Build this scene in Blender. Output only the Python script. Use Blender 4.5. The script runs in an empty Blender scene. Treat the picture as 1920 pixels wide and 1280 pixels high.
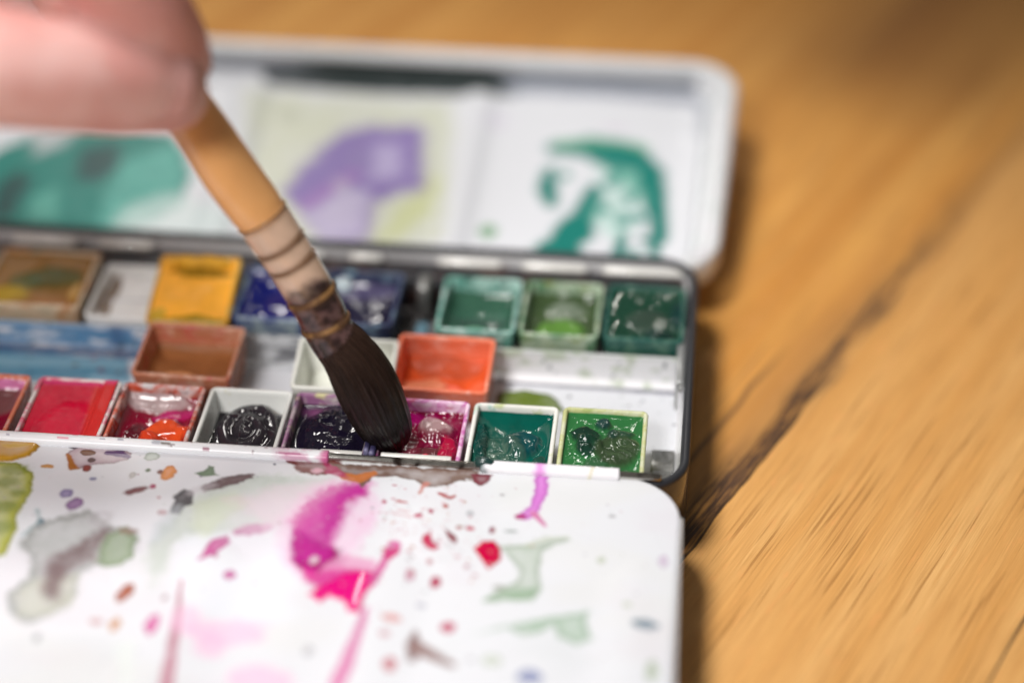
import bpy, math, random
import numpy as np
from mathutils import Vector, Matrix

# ------------------------------------------------------------------ camera, world, lamps, exposure
MM = 0.001
sc = bpy.context.scene
CAM = np.array([5.483, -290.374, 232.22])          # millimetres
RX, RZ, FPX = 0.958611, 0.098481, 3989.1           # focal length in pixels of a 1920 px wide picture
cam_data = bpy.data.cameras.new("camera")
cam = bpy.data.objects.new("camera", cam_data)
sc.collection.objects.link(cam)
cam.location = CAM * MM
cam.rotation_euler = (RX, 0, RZ)
cam_data.sensor_width = 36.0
cam_data.lens = FPX / 1920 * 36.0
cam_data.clip_start = 0.01
cam_data.clip_end = 20.0
cam_data.dof.use_dof = True
cam_data.dof.focus_distance = 0.379
cam_data.dof.aperture_fstop = 3.7
cam_data.dof.aperture_blades = 0
sc.camera = cam

world = bpy.data.worlds.new("World")
sc.world = world
world.use_nodes = True
world.node_tree.nodes["Background"].inputs[0].default_value = (1.0, 0.93, 0.84, 1)
world.node_tree.nodes["Background"].inputs[1].default_value = 0.11

def aim(o, target):
    d = Vector(target) * MM - o.location
    o.rotation_euler = d.to_track_quat('-Z', 'Y').to_euler()

def area(name, loc, target, w, h, power, col):
    l = bpy.data.lights.new(name, 'AREA')
    l.shape = 'RECTANGLE'; l.size = w * MM; l.size_y = h * MM
    l.energy = power; l.color = col
    o = bpy.data.objects.new(name, l); sc.collection.objects.link(o)
    o.location = Vector(loc) * MM; aim(o, target)
    return o

key = bpy.data.lights.new("lamp_key", 'SPOT')
key.energy = 9.4; key.color = (1.0, 0.975, 0.955)
key.shadow_soft_size = 0.072
key.spot_size = math.radians(43.5); key.spot_blend = 0.22
ko = bpy.data.objects.new("lamp_key", key); sc.collection.objects.link(ko)
ko.location = Vector((-215, -10, 590)) * MM; aim(ko, (-88, -17, 0))

area("window_light", (-420, 1000, 860), (-40, 20, 0), 170, 120, 1.8, (1.0, 0.96, 0.91))
for i, (x, y, z, s) in enumerate([(-60, 900, 700, 42), (40, 980, 640, 30), (-170, 860, 760, 30), (120, 760, 800, 34), (-20, 700, 900, 30)]):
    area("ceiling_light", (x, y, z), (-40, 20, 0), s * .4, s * .4, 0.09, (1.0, 0.96, 0.88))

front = bpy.data.lights.new("fill_front", 'SPOT')  # unseen fill added near the camera to brighten the sides facing it
front.energy = 21.0; front.color = (1.0, 0.97, 0.955); front.shadow_soft_size = 0.13
front.spot_size = math.radians(24); front.spot_blend = 0.35
fo = bpy.data.objects.new("fill_front", front); sc.collection.objects.link(fo)
fo.location = Vector((-260, -640, 620)) * MM; aim(fo, (-84, -50, 0))

sc.view_settings.view_transform = 'Standard'
sc.view_settings.look = 'None'
sc.view_settings.gamma = 1.0
sc.view_settings.exposure = 0.27
sc.view_settings.use_curve_mapping = False
sc.cycles.max_bounces = 8

# ------------------------------------------------------------------ picture point -> place on a plane (mm)
def _R():
    cx, sx, cz, sz = math.cos(RX), math.sin(RX), math.cos(RZ), math.sin(RZ)
    return np.array([[cz, -sz, 0], [sz, cz, 0], [0, 0, 1]]) @ np.array([[1, 0, 0], [0, cx, -sx], [0, sx, cx]])
RM = _R()
def ray(u, v): return RM @ np.array([(u - 960) / FPX, -(v - 640) / FPX, -1.0])
def at(u, v, z=0.0):
    d = ray(u, v); return CAM + d * (z - CAM[2]) / d[2]
def atd(u, v, dist): return CAM + ray(u, v) * dist

# ------------------------------------------------------------------ numpy noise
def vnoise(x, y, seed=0):
    xi = np.floor(x).astype(np.int64); yi = np.floor(y).astype(np.int64)
    fx = x - xi; fy = y - yi
    fx = fx * fx * (3 - 2 * fx); fy = fy * fy * (3 - 2 * fy)
    def h(a, b):
        n = (a * 374761393 + b * 668265263 + seed * 974634777) & 0x7fffffff
        n = ((n ^ (n >> 13)) * 1274126177) & 0x7fffffff
        n = n ^ (n >> 16)
        return (n & 0xffff) / 65535.0
    return (h(xi, yi) * (1 - fx) + h(xi + 1, yi) * fx) * (1 - fy) + (h(xi, yi + 1) * (1 - fx) + h(xi + 1, yi + 1) * fx) * fy
def fbm(x, y, seed=0, octv=4):
    s = np.zeros_like(x, dtype=float); a = 0.5; t = 0
    for k in range(octv):
        s += a * vnoise(x * 2 ** k + 13.7 * k, y * 2 ** k + 7.1 * k, seed + k); t += a; a *= 0.5
    return s / t
def sstep(a, b, x):
    t = np.clip((x - a) / (b - a), 0, 1); return t * t * (3 - 2 * t)

# ------------------------------------------------------------------ materials
def new_mat(name):
    m = bpy.data.materials.new(name); m.use_nodes = True
    return m, m.node_tree, m.node_tree.nodes["Principled BSDF"]
def setp(b, **k):
    names = {'rough': 'Roughness', 'metal': 'Metallic', 'coat': 'Coat Weight', 'coatr': 'Coat Roughness', 'spec': 'Specular IOR Level',
             'sss': 'Subsurface Weight', 'ior': 'IOR', 'trans': 'Transmission Weight'}
    for a, v in k.items(): b.inputs[names[a]].default_value = v
def ncoord(nt, scale, rot=(0, 0, 0)):
    tc = nt.nodes.new("ShaderNodeTexCoord"); mp = nt.nodes.new("ShaderNodeMapping")
    mp.inputs['Scale'].default_value = scale; mp.inputs['Rotation'].default_value = rot
    nt.links.new(tc.outputs['Object'], mp.inputs['Vector']); return mp.outputs[0]
def nnoise(nt, vec, scale, detail=3, rough=0.5, dist=0.0):
    n = nt.nodes.new("ShaderNodeTexNoise"); n.inputs['Scale'].default_value = scale
    n.inputs['Detail'].default_value = detail; n.inputs['Roughness'].default_value = rough; n.inputs['Distortion'].default_value = dist
    nt.links.new(vec, n.inputs['Vector']); return n.outputs['Fac']
def nramp(nt, fac, stops):
    r = nt.nodes.new("ShaderNodeValToRGB"); e = r.color_ramp.elements
    while len(e) < len(stops): e.new(0.5)
    for i, (p, c) in enumerate(stops):
        e[i].position = p; e[i].color = (c, c, c, 1) if not isinstance(c, tuple) else (*c, 1)
    nt.links.new(fac, r.inputs[0]); return r.outputs[0]
def nmix(nt, fac, a, b, mode='MIX'):
    m = nt.nodes.new("ShaderNodeMix"); m.data_type = 'RGBA'; m.blend_type = mode
    for s, v in ((0, fac), (6, a), (7, b)):
        if isinstance(v, (int, float)): m.inputs[s].default_value = v
        elif isinstance(v, tuple): m.inputs[s].default_value = (*v, 1)
        else: nt.links.new(v, m.inputs[s])
    return m.outputs[2]
def nmath(nt, op, a, b=None, c=None, clamp=False):
    m = nt.nodes.new("ShaderNodeMath"); m.operation = op; m.use_clamp = clamp
    for i, v in enumerate((a, b, c)):
        if v is None: continue
        if isinstance(v, (int, float)): m.inputs[i].default_value = v
        else: nt.links.new(v, m.inputs[i])
    return m.outputs[0]
def nbump(nt, b, h, strength, dist):
    bp = nt.nodes.new("ShaderNodeBump"); bp.inputs['Strength'].default_value = strength; bp.inputs['Distance'].default_value = dist
    nt.links.new(h, bp.inputs['Height']); nt.links.new(bp.outputs[0], b.inputs['Normal'])

def mat_painted(name, rough=0.3, coat=0.0, var=0.12, bump=0.0, nscale=300, coatr=0.05, spec=0.22):
    """colour from the 'Col' attribute, roughness from 'Wet' (1 = shiny) and noise"""
    m, nt, b = new_mat(name)
    a = nt.nodes.new("ShaderNodeAttribute"); a.attribute_name = "Col"
    nt.links.new(a.outputs['Color'], b.inputs['Base Color'])
    w = nt.nodes.new("ShaderNodeAttribute"); w.attribute_name = "Wet"
    n = nnoise(nt, ncoord(nt, (1, 1, 1)), nscale, 3)
    r = nmath(nt, 'MULTIPLY_ADD', n, var, rough - var / 2)
    r = nmath(nt, 'MULTIPLY', r, nmath(nt, 'MULTIPLY_ADD', w.outputs['Fac'], -0.75, 1.0))
    nt.links.new(r, b.inputs['Roughness'])
    setp(b, coat=coat, coatr=coatr, spec=spec)
    if bump: nbump(nt, b, n, 0.5, bump * MM)
    return m
def mat_plain(name, col, rough, metal=0.0, coat=0.0, stain=None, amount=0.5, nscale=250, bump=0.03, spec=0.28):
    m, nt, b = new_mat(name)
    vec = ncoord(nt, (1, 1, 1))
    n = nnoise(nt, vec, nscale, 4, 0.6)
    c2 = tuple(x * 0.82 for x in col)
    c = nmix(nt, n, col, c2)
    if stain:
        for i, (sc_, amt) in enumerate(stain):
            mp = nt.nodes.new("ShaderNodeMapping"); mp.inputs['Location'].default_value = (i * 3.3 + 1.1, i * 1.7, 0)
            nt.links.new(vec, mp.inputs['Vector'])
            f = nramp(nt, nnoise(nt, mp.outputs[0], 190 + 60 * i, 4, 0.6, 1.2), [(max(0.0, 1 - amt - 0.10), 0.0), (min(1.0, 1 - amt + 0.06), 1.0)])
            c = nmix(nt, f, c, sc_)
    nt.links.new(c, b.inputs['Base Color'])
    nt.links.new(nmath(nt, 'MULTIPLY_ADD', n, 0.2, rough - 0.1), b.inputs['Roughness'])
    setp(b, metal=metal, coat=coat, spec=spec)
    if bump: nbump(nt, b, n, 0.4, bump * MM)
    return m

# ------------------------------------------------------------------ mesh helpers (all sizes in mm)
def link(name, verts, faces, mat, parent=None, smooth=True, col=None, wet=None, kind=None):
    me = bpy.data.meshes.new(name)
    me.from_pydata([tuple(float(c) * MM for c in v) for v in verts] if not isinstance(verts, np.ndarray) else (verts * MM).tolist(), [], faces)
    if smooth: me.polygons.foreach_set("use_smooth", [True] * len(me.polygons))
    for nm, arr in (("Col", col), ("Wet", wet)):
        if arr is None: continue
        if nm == "Col":
            at_ = me.color_attributes.new("Col", 'FLOAT_COLOR', 'POINT')
            buf = np.ones((len(me.vertices), 4), dtype=np.float32); buf[:, :3] = arr.reshape(-1, 3)[:len(me.vertices)]
            at_.data.foreach_set("color", buf.ravel())
        else:
            at_ = me.attributes.new("Wet", 'FLOAT', 'POINT')
            at_.data.foreach_set("value", np.asarray(arr, dtype=np.float32).ravel()[:len(me.vertices)])
    me.materials.append(mat); me.update()
    o = bpy.data.objects.new(name, me); sc.collection.objects.link(o)
    if parent is not None: o.parent = parent
    if kind: o['kind'] = kind
    return o
def empty(name, label, cat, loc=(0, 0, 0), group=None):
    o = bpy.data.objects.new(name, None); sc.collection.objects.link(o)
    o.location = Vector(loc) * MM; o.empty_display_size = 0.01
    o['label'] = label; o['category'] = cat
    if group: o['group'] = group
    return o
def rrect(x0, x1, y0, y1, r, n=8):
    r = max(r, 0.02); pts = []
    for cx, cy, a0 in ((x1 - r, y1 - r, 0), (x0 + r, y1 - r, 90), (x0 + r, y0 + r, 180), (x1 - r, y0 + r, 270)):
        for k in range(n + 1):
            a = math.radians(a0 + 90 * k / n); pts.append((cx + r * math.cos(a), cy + r * math.sin(a)))
    return pts
def loft_rect(rect, rad, profile, n=8, cap0=True, cap1=True, off=(0, 0, 0)):
    """profile: list of (inset, z); one rounded rectangle per step"""
    x0, x1, y0, y1 = rect; V = []; F = []; m = 4 * (n + 1)
    for ins, z in profile:
        for p in rrect(x0 + ins, x1 - ins, y0 + ins, y1 - ins, rad - ins, n):
            V.append((p[0] + off[0], p[1] + off[1], z + off[2]))
    for k in range(len(profile) - 1):
        for i in range(m):
            j = (i + 1) % m
            F.append((k * m + i, k * m + j, (k + 1) * m + j, (k + 1) * m + i))
    if cap0: F.append(tuple(range(m - 1, -1, -1)))
    if cap1: F.append(tuple((len(profile) - 1) * m + i for i in range(m)))
    return V, F
def tube(path, radii, seg=24, caps=True, sq=None):
    path = [np.array(p, float) for p in path]; V = []; F = []
    up = np.array([0.03, 0.2, 1.0])
    for i, p in enumerate(path):
        t = path[min(i + 1, len(path) - 1)] - path[max(i - 1, 0)]; t = t / np.linalg.norm(t)
        a = np.cross(up, t); a /= np.linalg.norm(a); b = np.cross(t, a)
        for k in range(seg):
            an = 2 * math.pi * k / seg
            V.append(tuple(p + radii[i] * (a * math.cos(an) + b * math.sin(an))))
    for i in range(len(path) - 1):
        for k in range(seg):
            k2 = (k + 1) % seg; F.append((i * seg + k, i * seg + k2, (i + 1) * seg + k2, (i + 1) * seg + k))
    if caps:
        F.append(tuple(range(seg - 1, -1, -1))); F.append(tuple((len(path) - 1) * seg + k for k in range(seg)))
    return V, F
def grid_faces(ny, nx, base=0):
    i = np.arange(ny - 1)[:, None] * nx + np.arange(nx - 1)[None, :]
    f = np.stack([i, i + 1, i + nx + 1, i + nx], -1).reshape(-1, 4) + base
    return f.tolist()
def cat_mesh(parts):
    V = []; F = []
    for v, f in parts:
        b = len(V); V += list(v); F += [tuple(i + b for i in q) for q in f]
    return V, F
def box(x0, x1, y0, y1, z0, z1, bev=0.15):
    return loft_rect((x0, x1, y0, y1), bev * 1.5, [(bev, z0), (0, z0 + bev), (0, z1 - bev), (bev, z1)], 2)

# ------------------------------------------------------------------ painted surface: stains laid down in millimetres
class Canvas:
    def __init__(s, X, Y, base):
        s.X, s.Y = X, Y; s.col = np.zeros(X.shape + (3,)); s.col[:] = base
        s.h = np.zeros(X.shape); s.wet = np.zeros(X.shape)
        s.w1 = fbm(X * 0.33, Y * 0.33, 11) - 0.5; s.w2 = fbm(X * 0.33, Y * 0.33, 23) - 0.5
        s.w3 = fbm(X * 1.3, Y * 1.3, 31) - 0.5; s.w4 = fbm(X * 1.3, Y * 1.3, 47) - 0.5
        s.n = fbm(X * 0.22, Y * 0.22, 5); s.n2 = fbm(X * 0.8, Y * 0.8, 8)
    def _box(s, P, pad):
        m = (s.X > P[:, 0].min() - pad) & (s.X < P[:, 0].max() + pad) & (s.Y > P[:, 1].min() - pad) & (s.Y < P[:, 1].max() + pad)
        return m
    def _apply(s, m, d, color, alpha, soft, edge, var, h, wet):
        a = 1 - sstep(-soft, soft, d)
        if edge: rim = np.exp(-((d + soft * 0.9) / max(0.28, soft * 0.8)) ** 2) * edge
        else: rim = 0
        if alpha >= 0.7: alpha = alpha if alpha == 1 else min(0.95, alpha ** 0.5); color = tuple(q * 0.82 for q in color)
        k = 1 + var * 2 * (s.n[m] * 0.6 + s.n2[m] * 0.4 - 0.5)
        if edge >= 0.3 and alpha < 0.96: k = k * (0.78 + 0.30 * np.exp(-((d + 0.3) / 1.1) ** 2))
        aa = np.clip(a * alpha * k, 0, 1)
        c = np.array(color)[None, :] * (1 - 0.45 * np.clip(np.ones_like(d) * rim, 0, 1))[:, None]
        aa = np.clip(aa + (a > 0.05) * rim * 0.25 * alpha * a, 0, 1)
        s.col[m] = s.col[m] * (1 - aa[:, None]) + c * aa[:, None]
        if h: s.h[m] += h * sstep(soft, -max(soft, 0.6) * 1.2, d)
        if wet: s.wet[m] = np.maximum(s.wet[m], a * wet)
    def poly(s, P, color, alpha=0.8, soft=0.3, warp=1.2, edge=0.5, var=0.3, h=0.0, wet=0.0):
        P = np.array(P, float)[:, :2]; pad = 2 + soft + warp * 2; m = s._box(P, pad)
        if not m.any(): return
        x = s.X[m] + warp * (s.w1[m] * 0.9 + s.w3[m] * 0.8); y = s.Y[m] + warp * (s.w2[m] * 0.9 + s.w4[m] * 0.8)
        dm = np.full(x.shape, 1e9); ins = np.zeros(x.shape, bool); n = len(P)
        for i in range(n):
            a, b = P[i], P[(i + 1) % n]; e = b - a; L = max(e @ e, 1e-9)
            t = np.clip(((x - a[0]) * e[0] + (y - a[1]) * e[1]) / L, 0, 1)
            dm = np.minimum(dm, (x - a[0] - t * e[0]) ** 2 + (y - a[1] - t * e[1]) ** 2)
            c = (a[1] > y) != (b[1] > y)
            xx = (b[0] - a[0]) * (y - a[1]) / (b[1] - a[1] + 1e-12) + a[0]
            ins ^= c & (x < xx)
        d = np.sqrt(dm) * np.where(ins, -1, 1)
        s._apply(m, d, color, alpha, soft, edge, var, h, wet)
    def stroke(s, P, W, color, alpha=0.8, soft=0.3, warp=0.8, edge=0.3, var=0.3, h=0.0, wet=0.0):
        P = np.array(P, float)[:, :2]; W = list(W) if hasattr(W, '__len__') else [W] * len(P)
        m = s._box(P, 2 + max(W) + soft + warp * 2)
        if not m.any(): return
        x = s.X[m] + warp * (s.w1[m] * 0.9 + s.w3[m] * 0.8); y = s.Y[m] + warp * (s.w2[m] * 0.9 + s.w4[m] * 0.8)
        d = np.full(x.shape, 1e9)
        for i in range(len(P) - 1):
            a, b = P[i], P[i + 1]; e = b - a; L = max(e @ e, 1e-9)
            t = np.clip(((x - a[0]) * e[0] + (y - a[1]) * e[1]) / L, 0, 1)
            q = np.sqrt((x - a[0] - t * e[0]) ** 2 + (y - a[1] - t * e[1]) ** 2) - (W[i] + (W[i + 1] - W[i]) * t)
            d = np.minimum(d, q)
        s._apply(m, d, color, alpha, soft, edge, var, h, wet)
    def spot(s, c, rx, ry, color, rot=0.0, **k):
        an = np.linspace(0, 2 * math.pi, 17)[:-1]; cr, sr = math.cos(rot), math.sin(rot)
        P = [(c[0] + rx * math.cos(a) * cr - ry * math.sin(a) * sr, c[1] + rx * math.cos(a) * sr + ry * math.sin(a) * cr) for a in an]
        k.setdefault('warp', min(1.2, max(rx, ry) * 0.5)); k.setdefault('soft', 0.18)
        s.poly(P, color, **k)

rnd = random.Random(7)

# ================================================================== SETTING: the oak table
def oak():
    m, nt, b = new_mat("oiled_oak")
    tc = nt.nodes.new("ShaderNodeTexCoord")
    def dot(v):
        d = nt.nodes.new("ShaderNodeVectorMath"); d.operation = 'DOT_PRODUCT'; d.inputs[1].default_value = v
        nt.links.new(tc.outputs['Object'], d.inputs[0]); return d.outputs['Value']
    th = math.radians(65)
    A = dot((math.cos(th) * 1000, math.sin(th) * 1000, 0)); B0 = dot((-math.sin(th) * 1000, math.cos(th) * 1000, 0))
    def vec(ka, kb, oa=0.0, z=0.0, bb=None):
        c = nt.nodes.new("ShaderNodeCombineXYZ")
        nt.links.new(nmath(nt, 'MULTIPLY_ADD', A, ka, oa), c.inputs[0])
        nt.links.new(nmath(nt, 'MULTIPLY', bb if bb is not None else B, kb), c.inputs[1]); c.inputs[2].default_value = z
        return c.outputs[0]
    wob = nnoise(nt, vec(0.012, 0.02, 3, 0, B0), 1.0, 2)
    B = nmath(nt, 'ADD', B0, nmath(nt, 'MULTIPLY_ADD', wob, 2.6, -1.3))
    broad = nnoise(nt, vec(0.006, 0.11, 0, 1), 1.0, 3, 0.55)
    up = nramp(nt, nmath(nt, 'MULTIPLY_ADD', B0, 0.5, 4.6), [(0.0, 0.0), (1.0, 1.0)])      # plank above the joint is more orange
    cu = nmix(nt, nramp(nt, broad, [(0.36, 0.0), (0.62, 1.0)]), (0.82, 0.42, 0.105), (0.60, 0.25, 0.042))
    cl = nmix(nt, nramp(nt, broad, [(0.33, 0.0), (0.68, 1.0)]), (0.82, 0.48, 0.180), (0.70, 0.35, 0.100))
    c = nmix(nt, up, cl, cu)
    mid = nnoise(nt, vec(0.03, 0.75, 5, 2), 1.0, 4, 0.6)
    c = nmix(nt, nmath(nt, 'MULTIPLY', nramp(nt, mid, [(0.40, 0.0), (0.68, 1.0)]), 0.5), c, (0.60, 0.29, 0.085))
    fine = nnoise(nt, vec(0.07, 4.2, 9, 3), 1.0, 4, 0.65)
    c = nmix(nt, nmath(nt, 'MULTIPLY', nramp(nt, fine, [(0.38, 0.0), (0.66, 1.0)]), 0.55), c, (0.50, 0.235, 0.065))
    fl = nnoise(nt, vec(0.16, 0.5, 2, 7), 1.0, 3, 0.6)
    c = nmix(nt, nmath(nt, 'MULTIPLY', nramp(nt, fl, [(0.58, 0.0), (0.75, 1.0)]), 0.45), c, (0.80, 0.36, 0.12))
    por = nnoise(nt, vec(0.026, 1.25, 1, 5), 1.0, 1, 0.4)
    pm = nramp(nt, por, [(0.635, 0.0), (0.68, 1.0)])
    por2 = nnoise(nt, vec(0.045, 2.6, 4, 15), 1.0, 1, 0.4)
    pm2 = nmath(nt, 'MULTIPLY', nramp(nt, por2, [(0.61, 0.0), (0.69, 1.0)]), 0.6)
    pall = nmath(nt, 'MULTIPLY', nmath(nt, 'MAXIMUM', pm, pm2), nramp(nt, nnoise(nt, vec(0.05, 0.12, 6, 31), 1.0, 2), [(0.36, 0.15), (0.58, 1.0)]))
    c = nmix(nt, nmath(nt, 'MULTIPLY', pall, 0.80), c, (0.40, 0.185, 0.050))
    def win(x, lo0, lo1, hi0, hi1):
        def sm(v, a, bb_):
            n = nt.nodes.new("ShaderNodeMapRange"); n.interpolation_type = 'SMOOTHSTEP'
            n.inputs[1].default_value = a; n.inputs[2].default_value = bb_; n.inputs[3].default_value = 0; n.inputs[4].default_value = 1
            nt.links.new(v, n.inputs[0]); return n.outputs[0]
        return nmath(nt, 'MULTIPLY', sm(x, lo0, lo1), nmath(nt, 'SUBTRACT', 1.0, sm(x, hi0, hi1)))
    # plank joint with a dark, torn streak on its upper side
    jw = nnoise(nt, vec(0.035, 0.0, 0, 11), 1.0, 3)
    J = nmath(nt, 'ADD', B0, nmath(nt, 'MULTIPLY_ADD', jw, -4.5, 2.3 + 8.2))
    st = nnoise(nt, vec(0.055, 0.85, 7, 12), 1.0, 4, 0.65)
    st = nramp(nt, st, [(0.36, 0.0), (0.52, 1.0)])
    band = nmath(nt, 'MULTIPLY', win(J, -0.2, 0.1, 3.5, 8.0), win(A, -45, -20, 22, 48))
    s1 = nmath(nt, 'MULTIPLY', nmath(nt, 'MULTIPLY', band, st), 0.95)
    stf = nramp(nt, nnoise(nt, vec(0.09, 1.5, 3, 22), 1.0, 4, 0.7), [(0.40, 0.0), (0.50, 1.0)])
    band1 = nmath(nt, 'MULTIPLY', win(J, -0.3, 0.1, 2.0, 5.5), win(A, 15, 30, 55, 72))
    s1 = nmath(nt, 'MAXIMUM', s1, nmath(nt, 'MULTIPLY', nmath(nt, 'MULTIPLY', band1, stf), 0.92))
    smu = nramp(nt, nnoise(nt, vec(0.06, 0.45, 8, 41), 1.0, 5, 0.7, 0.4), [(0.38, 0.0), (0.60, 1.0)])
    band2 = nmath(nt, 'MULTIPLY', win(J, -3.2, 0.6, 1.8, 7.0), win(A, 44, 64, 100, 175))
    s2 = nmath(nt, 'MULTIPLY', band2, nmath(nt, 'MULTIPLY_ADD', nmath(nt, 'MULTIPLY', smu, nmath(nt, 'MULTIPLY_ADD', stf, 0.5, 0.5)), 0.85, 0.12))
    brown = nmath(nt, 'MULTIPLY', win(J, -0.2, 0.3, 6.0, 14.0), win(A, -90, -30, 70, 130))
    c = nmix(nt, nmath(nt, 'MULTIPLY', brown, 0.45), c, (0.36, 0.175, 0.065))
    c = nmix(nt, s1, c, (0.055, 0.030, 0.022))
    c = nmix(nt, s2, c, (0.085, 0.050, 0.032))
    line = nmath(nt, 'MULTIPLY', win(J, -0.35, -0.12, 0.1, 0.45), win(A, -70, -20, 45, 70))
    c = nmix(nt, nmath(nt, 'MULTIPLY', line, 0.85), c, (0.03, 0.02, 0.016))
    K = nmath(nt, 'ADD', B0, nmath(nt, 'MULTIPLY_ADD', jw, -4.0, 2.0 - 3.3))
    s3 = nmath(nt, 'MULTIPLY', win(K, -0.9, -0.1, 0.1, 1.1), win(A, 15, 27, 52, 75))
    c = nmix(nt, nmath(nt, 'MULTIPLY', s3, 0.75), c, (0.12, 0.065, 0.035))
    Q = nmath(nt, 'ADD', B0, nmath(nt, 'MULTIPLY_ADD', wob, 5.0, 66.0 - 2.4))
    s4 = nmath(nt, 'MULTIPLY', win(Q, -0.35, -0.1, 0.1, 0.35), win(A, -40, -25, 14, 30))
    c = nmix(nt, nmath(nt, 'MULTIPLY', s4, 0.85), c, (0.03, 0.025, 0.02))
    # dark heartwood streaks further back, plus the far right corner's shade as colour
    hw = nnoise(nt, vec(0.004, 0.045, 2, 19), 1.0, 2)
    hs = nmath(nt, 'MULTIPLY', nramp(nt, hw, [(0.52, 0.0), (0.66, 1.0)]), win(A, 90, 150, 900, 1500))
    c = nmix(nt, nmath(nt, 'MULTIPLY', hs, 0.5), c, (0.26, 0.12, 0.04))
    corner_shade = nmath(nt, 'MULTIPLY', win(B, -14, 12, 40, 75), win(A, 150, 200, 900, 1500))  # shaded corner painted as a darker band along the grain
    c = nmix(nt, nmath(nt, 'MULTIPLY', corner_shade, nmath(nt, 'MULTIPLY_ADD', broad, 0.6, 0.4)), c, (0.24, 0.105, 0.03))
    nt.links.new(c, b.inputs['Base Color'])
    nt.links.new(nmath(nt, 'MULTIPLY_ADD', fine, 0.25, 0.36), b.inputs['Roughness'])
    setp(b, spec=0.18)
    hgt = nmath(nt, 'SUBTRACT', nmath(nt, 'MULTIPLY', fine, 0.25), nmath(nt, 'ADD', pall, nmath(nt, 'ADD', s1, nmath(nt, 'MULTIPLY', line, 2.0))))
    nbump(nt, b, hgt, 0.6, 0.12 * MM)
    return m
v, f = loft_rect((-600, 500, -420, 700), 12, [(2, -45), (0, -43), (0, -17), (2, -15)], 6)
table = link("tabletop", v, f, oak(), smooth=False, kind='structure')
table['label'] = "warm brown oak tabletop with long grain and a dark cracked streak"
table['category'] = "table"

# ================================================================== MATERIALS of the tin
M_black = mat_plain("dark_lacquered_metal", (0.030, 0.028, 0.028), 0.28, metal=0.0, coat=0.6, bump=0.0)
M_rim = mat_plain("worn_grey_metal", (0.028, 0.029, 0.034), 0.38, metal=0.0, bump=0.0)
M_steel = mat_plain("bright_steel", (0.62, 0.60, 0.56), 0.20, metal=1.0, stain=[((0.08, 0.06, 0.05), 0.38)], bump=0.0)
M_clip = mat_plain("tinned_clip_metal", (0.92, 0.91, 0.86), 0.16, metal=0.0, coat=0.8, stain=[((0.16, 0.12, 0.09), 0.18)], bump=0.0)
M_grey = mat_plain("dull_grey_metal", (0.30, 0.30, 0.29), 0.35, metal=0.6, stain=[((0.10, 0.10, 0.09), 0.4)], bump=0.0)
M_enamel = mat_plain("white_enamel", (0.80, 0.80, 0.81), 0.22, stain=[((0.50, 0.52, 0.52), 0.22)], nscale=120, bump=0.0)
M_art = mat_painted("stained_white_enamel", 0.30, 0.0, 0.10)
M_lid = mat_painted("stained_lid_enamel", 0.34, 0.0, 0.10, spec=0.15)
M_gel = mat_painted("wet_watercolour", 0.13, 0.0, 0.10, bump=0.0, nscale=700, coatr=0.06, spec=0.36)
WHITE = np.array((0.66, 0.675, 0.71))

# ================================================================== THE PAINT TIN
XL, XR, YF, YB = -172.0, 7.6, -2.6, 71.0
tin = empty("paint_tin", "open metal watercolour tin with white mixing tray in front and stained lid folded back", "paint tin", (-65, 34, -15))
def tp(v):          # world mm -> tin-local mm
    v = np.array(v, float); return v - np.array([-65, 34, -15])
def tlink(name, v, f, mat, parent=None, **k):
    return link(name, tp(v) if parent is None or parent is tin else tp(v), f, mat, parent if parent is not None else tin, **k)

v, f = loft_rect((XL, XR, YF, YB), 8.5, [(1.5, -15), (0.5, -14.6), (0, -13.8), (0, -1.0), (0.05, -0.5)], 14, True, False)
tlink("outer_shell", v, f, M_black)
v, f = loft_rect((XL, XR, YF, YB), 8.5, [(0.0, -0.9), (-0.15, -0.35), (0.1, 0.1), (0.55, 0.3), (1.1, 0.2), (1.55, -0.2), (1.6, -0.9), (1.45, -2.2)], 14, False, False)
tlink("rolled_rim", v, f, M_rim)
v, f = loft_rect((XL + 1.62, XR - 1.62, YF + 1.62, YB - 1.62), 6.9, [(0.0, -0.8), (0.1, -4), (0.6, -8.6), (1.3, -10.2)], 14, False, False)
tlink("inner_wall", v, f, M_enamel)

# floor of the tin, stained, with painted shade by the lip and a darker back part
nx, ny = 340, 175
gx = np.linspace(XL + 2, XR - 2, nx); gy = np.linspace(YF + 2, YB - 2, ny); X, Y = np.meshgrid(gx, gy)
cv = Canvas(X, Y, WHITE)
P = lambda u, v_: at(u, v_, -9.6)[:2]
cv.poly([P(-40, 655), P(240, 665), P(245, 720), P(-40, 715)], (0.12, 0.34, 0.50), 0.95, 0.5, 0.8, 0.2)
cv.poly([P(-40, 668), P(235, 676), P(235, 690), P(-40, 684)], (0.30, 0.55, 0.68), 0.7, 1.0, 0.8, 0.0)
cv.poly([P(935, 738), P(990, 735), P(1035, 742), P(1060, 775), P(930, 775)], (0.14, 0.20, 0.025), 1.0, 0.25, 0.8, 0.5, h=0.8, wet=0.5)
cv.poly([P(455, 640), P(545, 650), P(540, 690), P(450, 690)], (0.05, 0.05, 0.055), 0.8, 0.6, 1.0, 0.2)
cv.poly([P(930, 705), P(1270, 730), P(1270, 742), P(930, 718)], (0.22, 0.22, 0.28), 0.75, 0.5, 0.4, 0.0)  # shade at the foot of the lip, painted on the floor
for _ in range(150):
    c_ = (rnd.uniform(-33, 5), rnd.uniform(3, 40)); r_ = rnd.choice([0.12, 0.15, 0.2, 0.3, 0.45])
    cv.spot(c_, r_, r_ * 0.9, rnd.choice([(0.02, 0.10, 0.08), (0.03, 0.03, 0.08), (0.06, 0.12, 0.04), (0.02, 0.02, 0.03)]), alpha=0.85)
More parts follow.
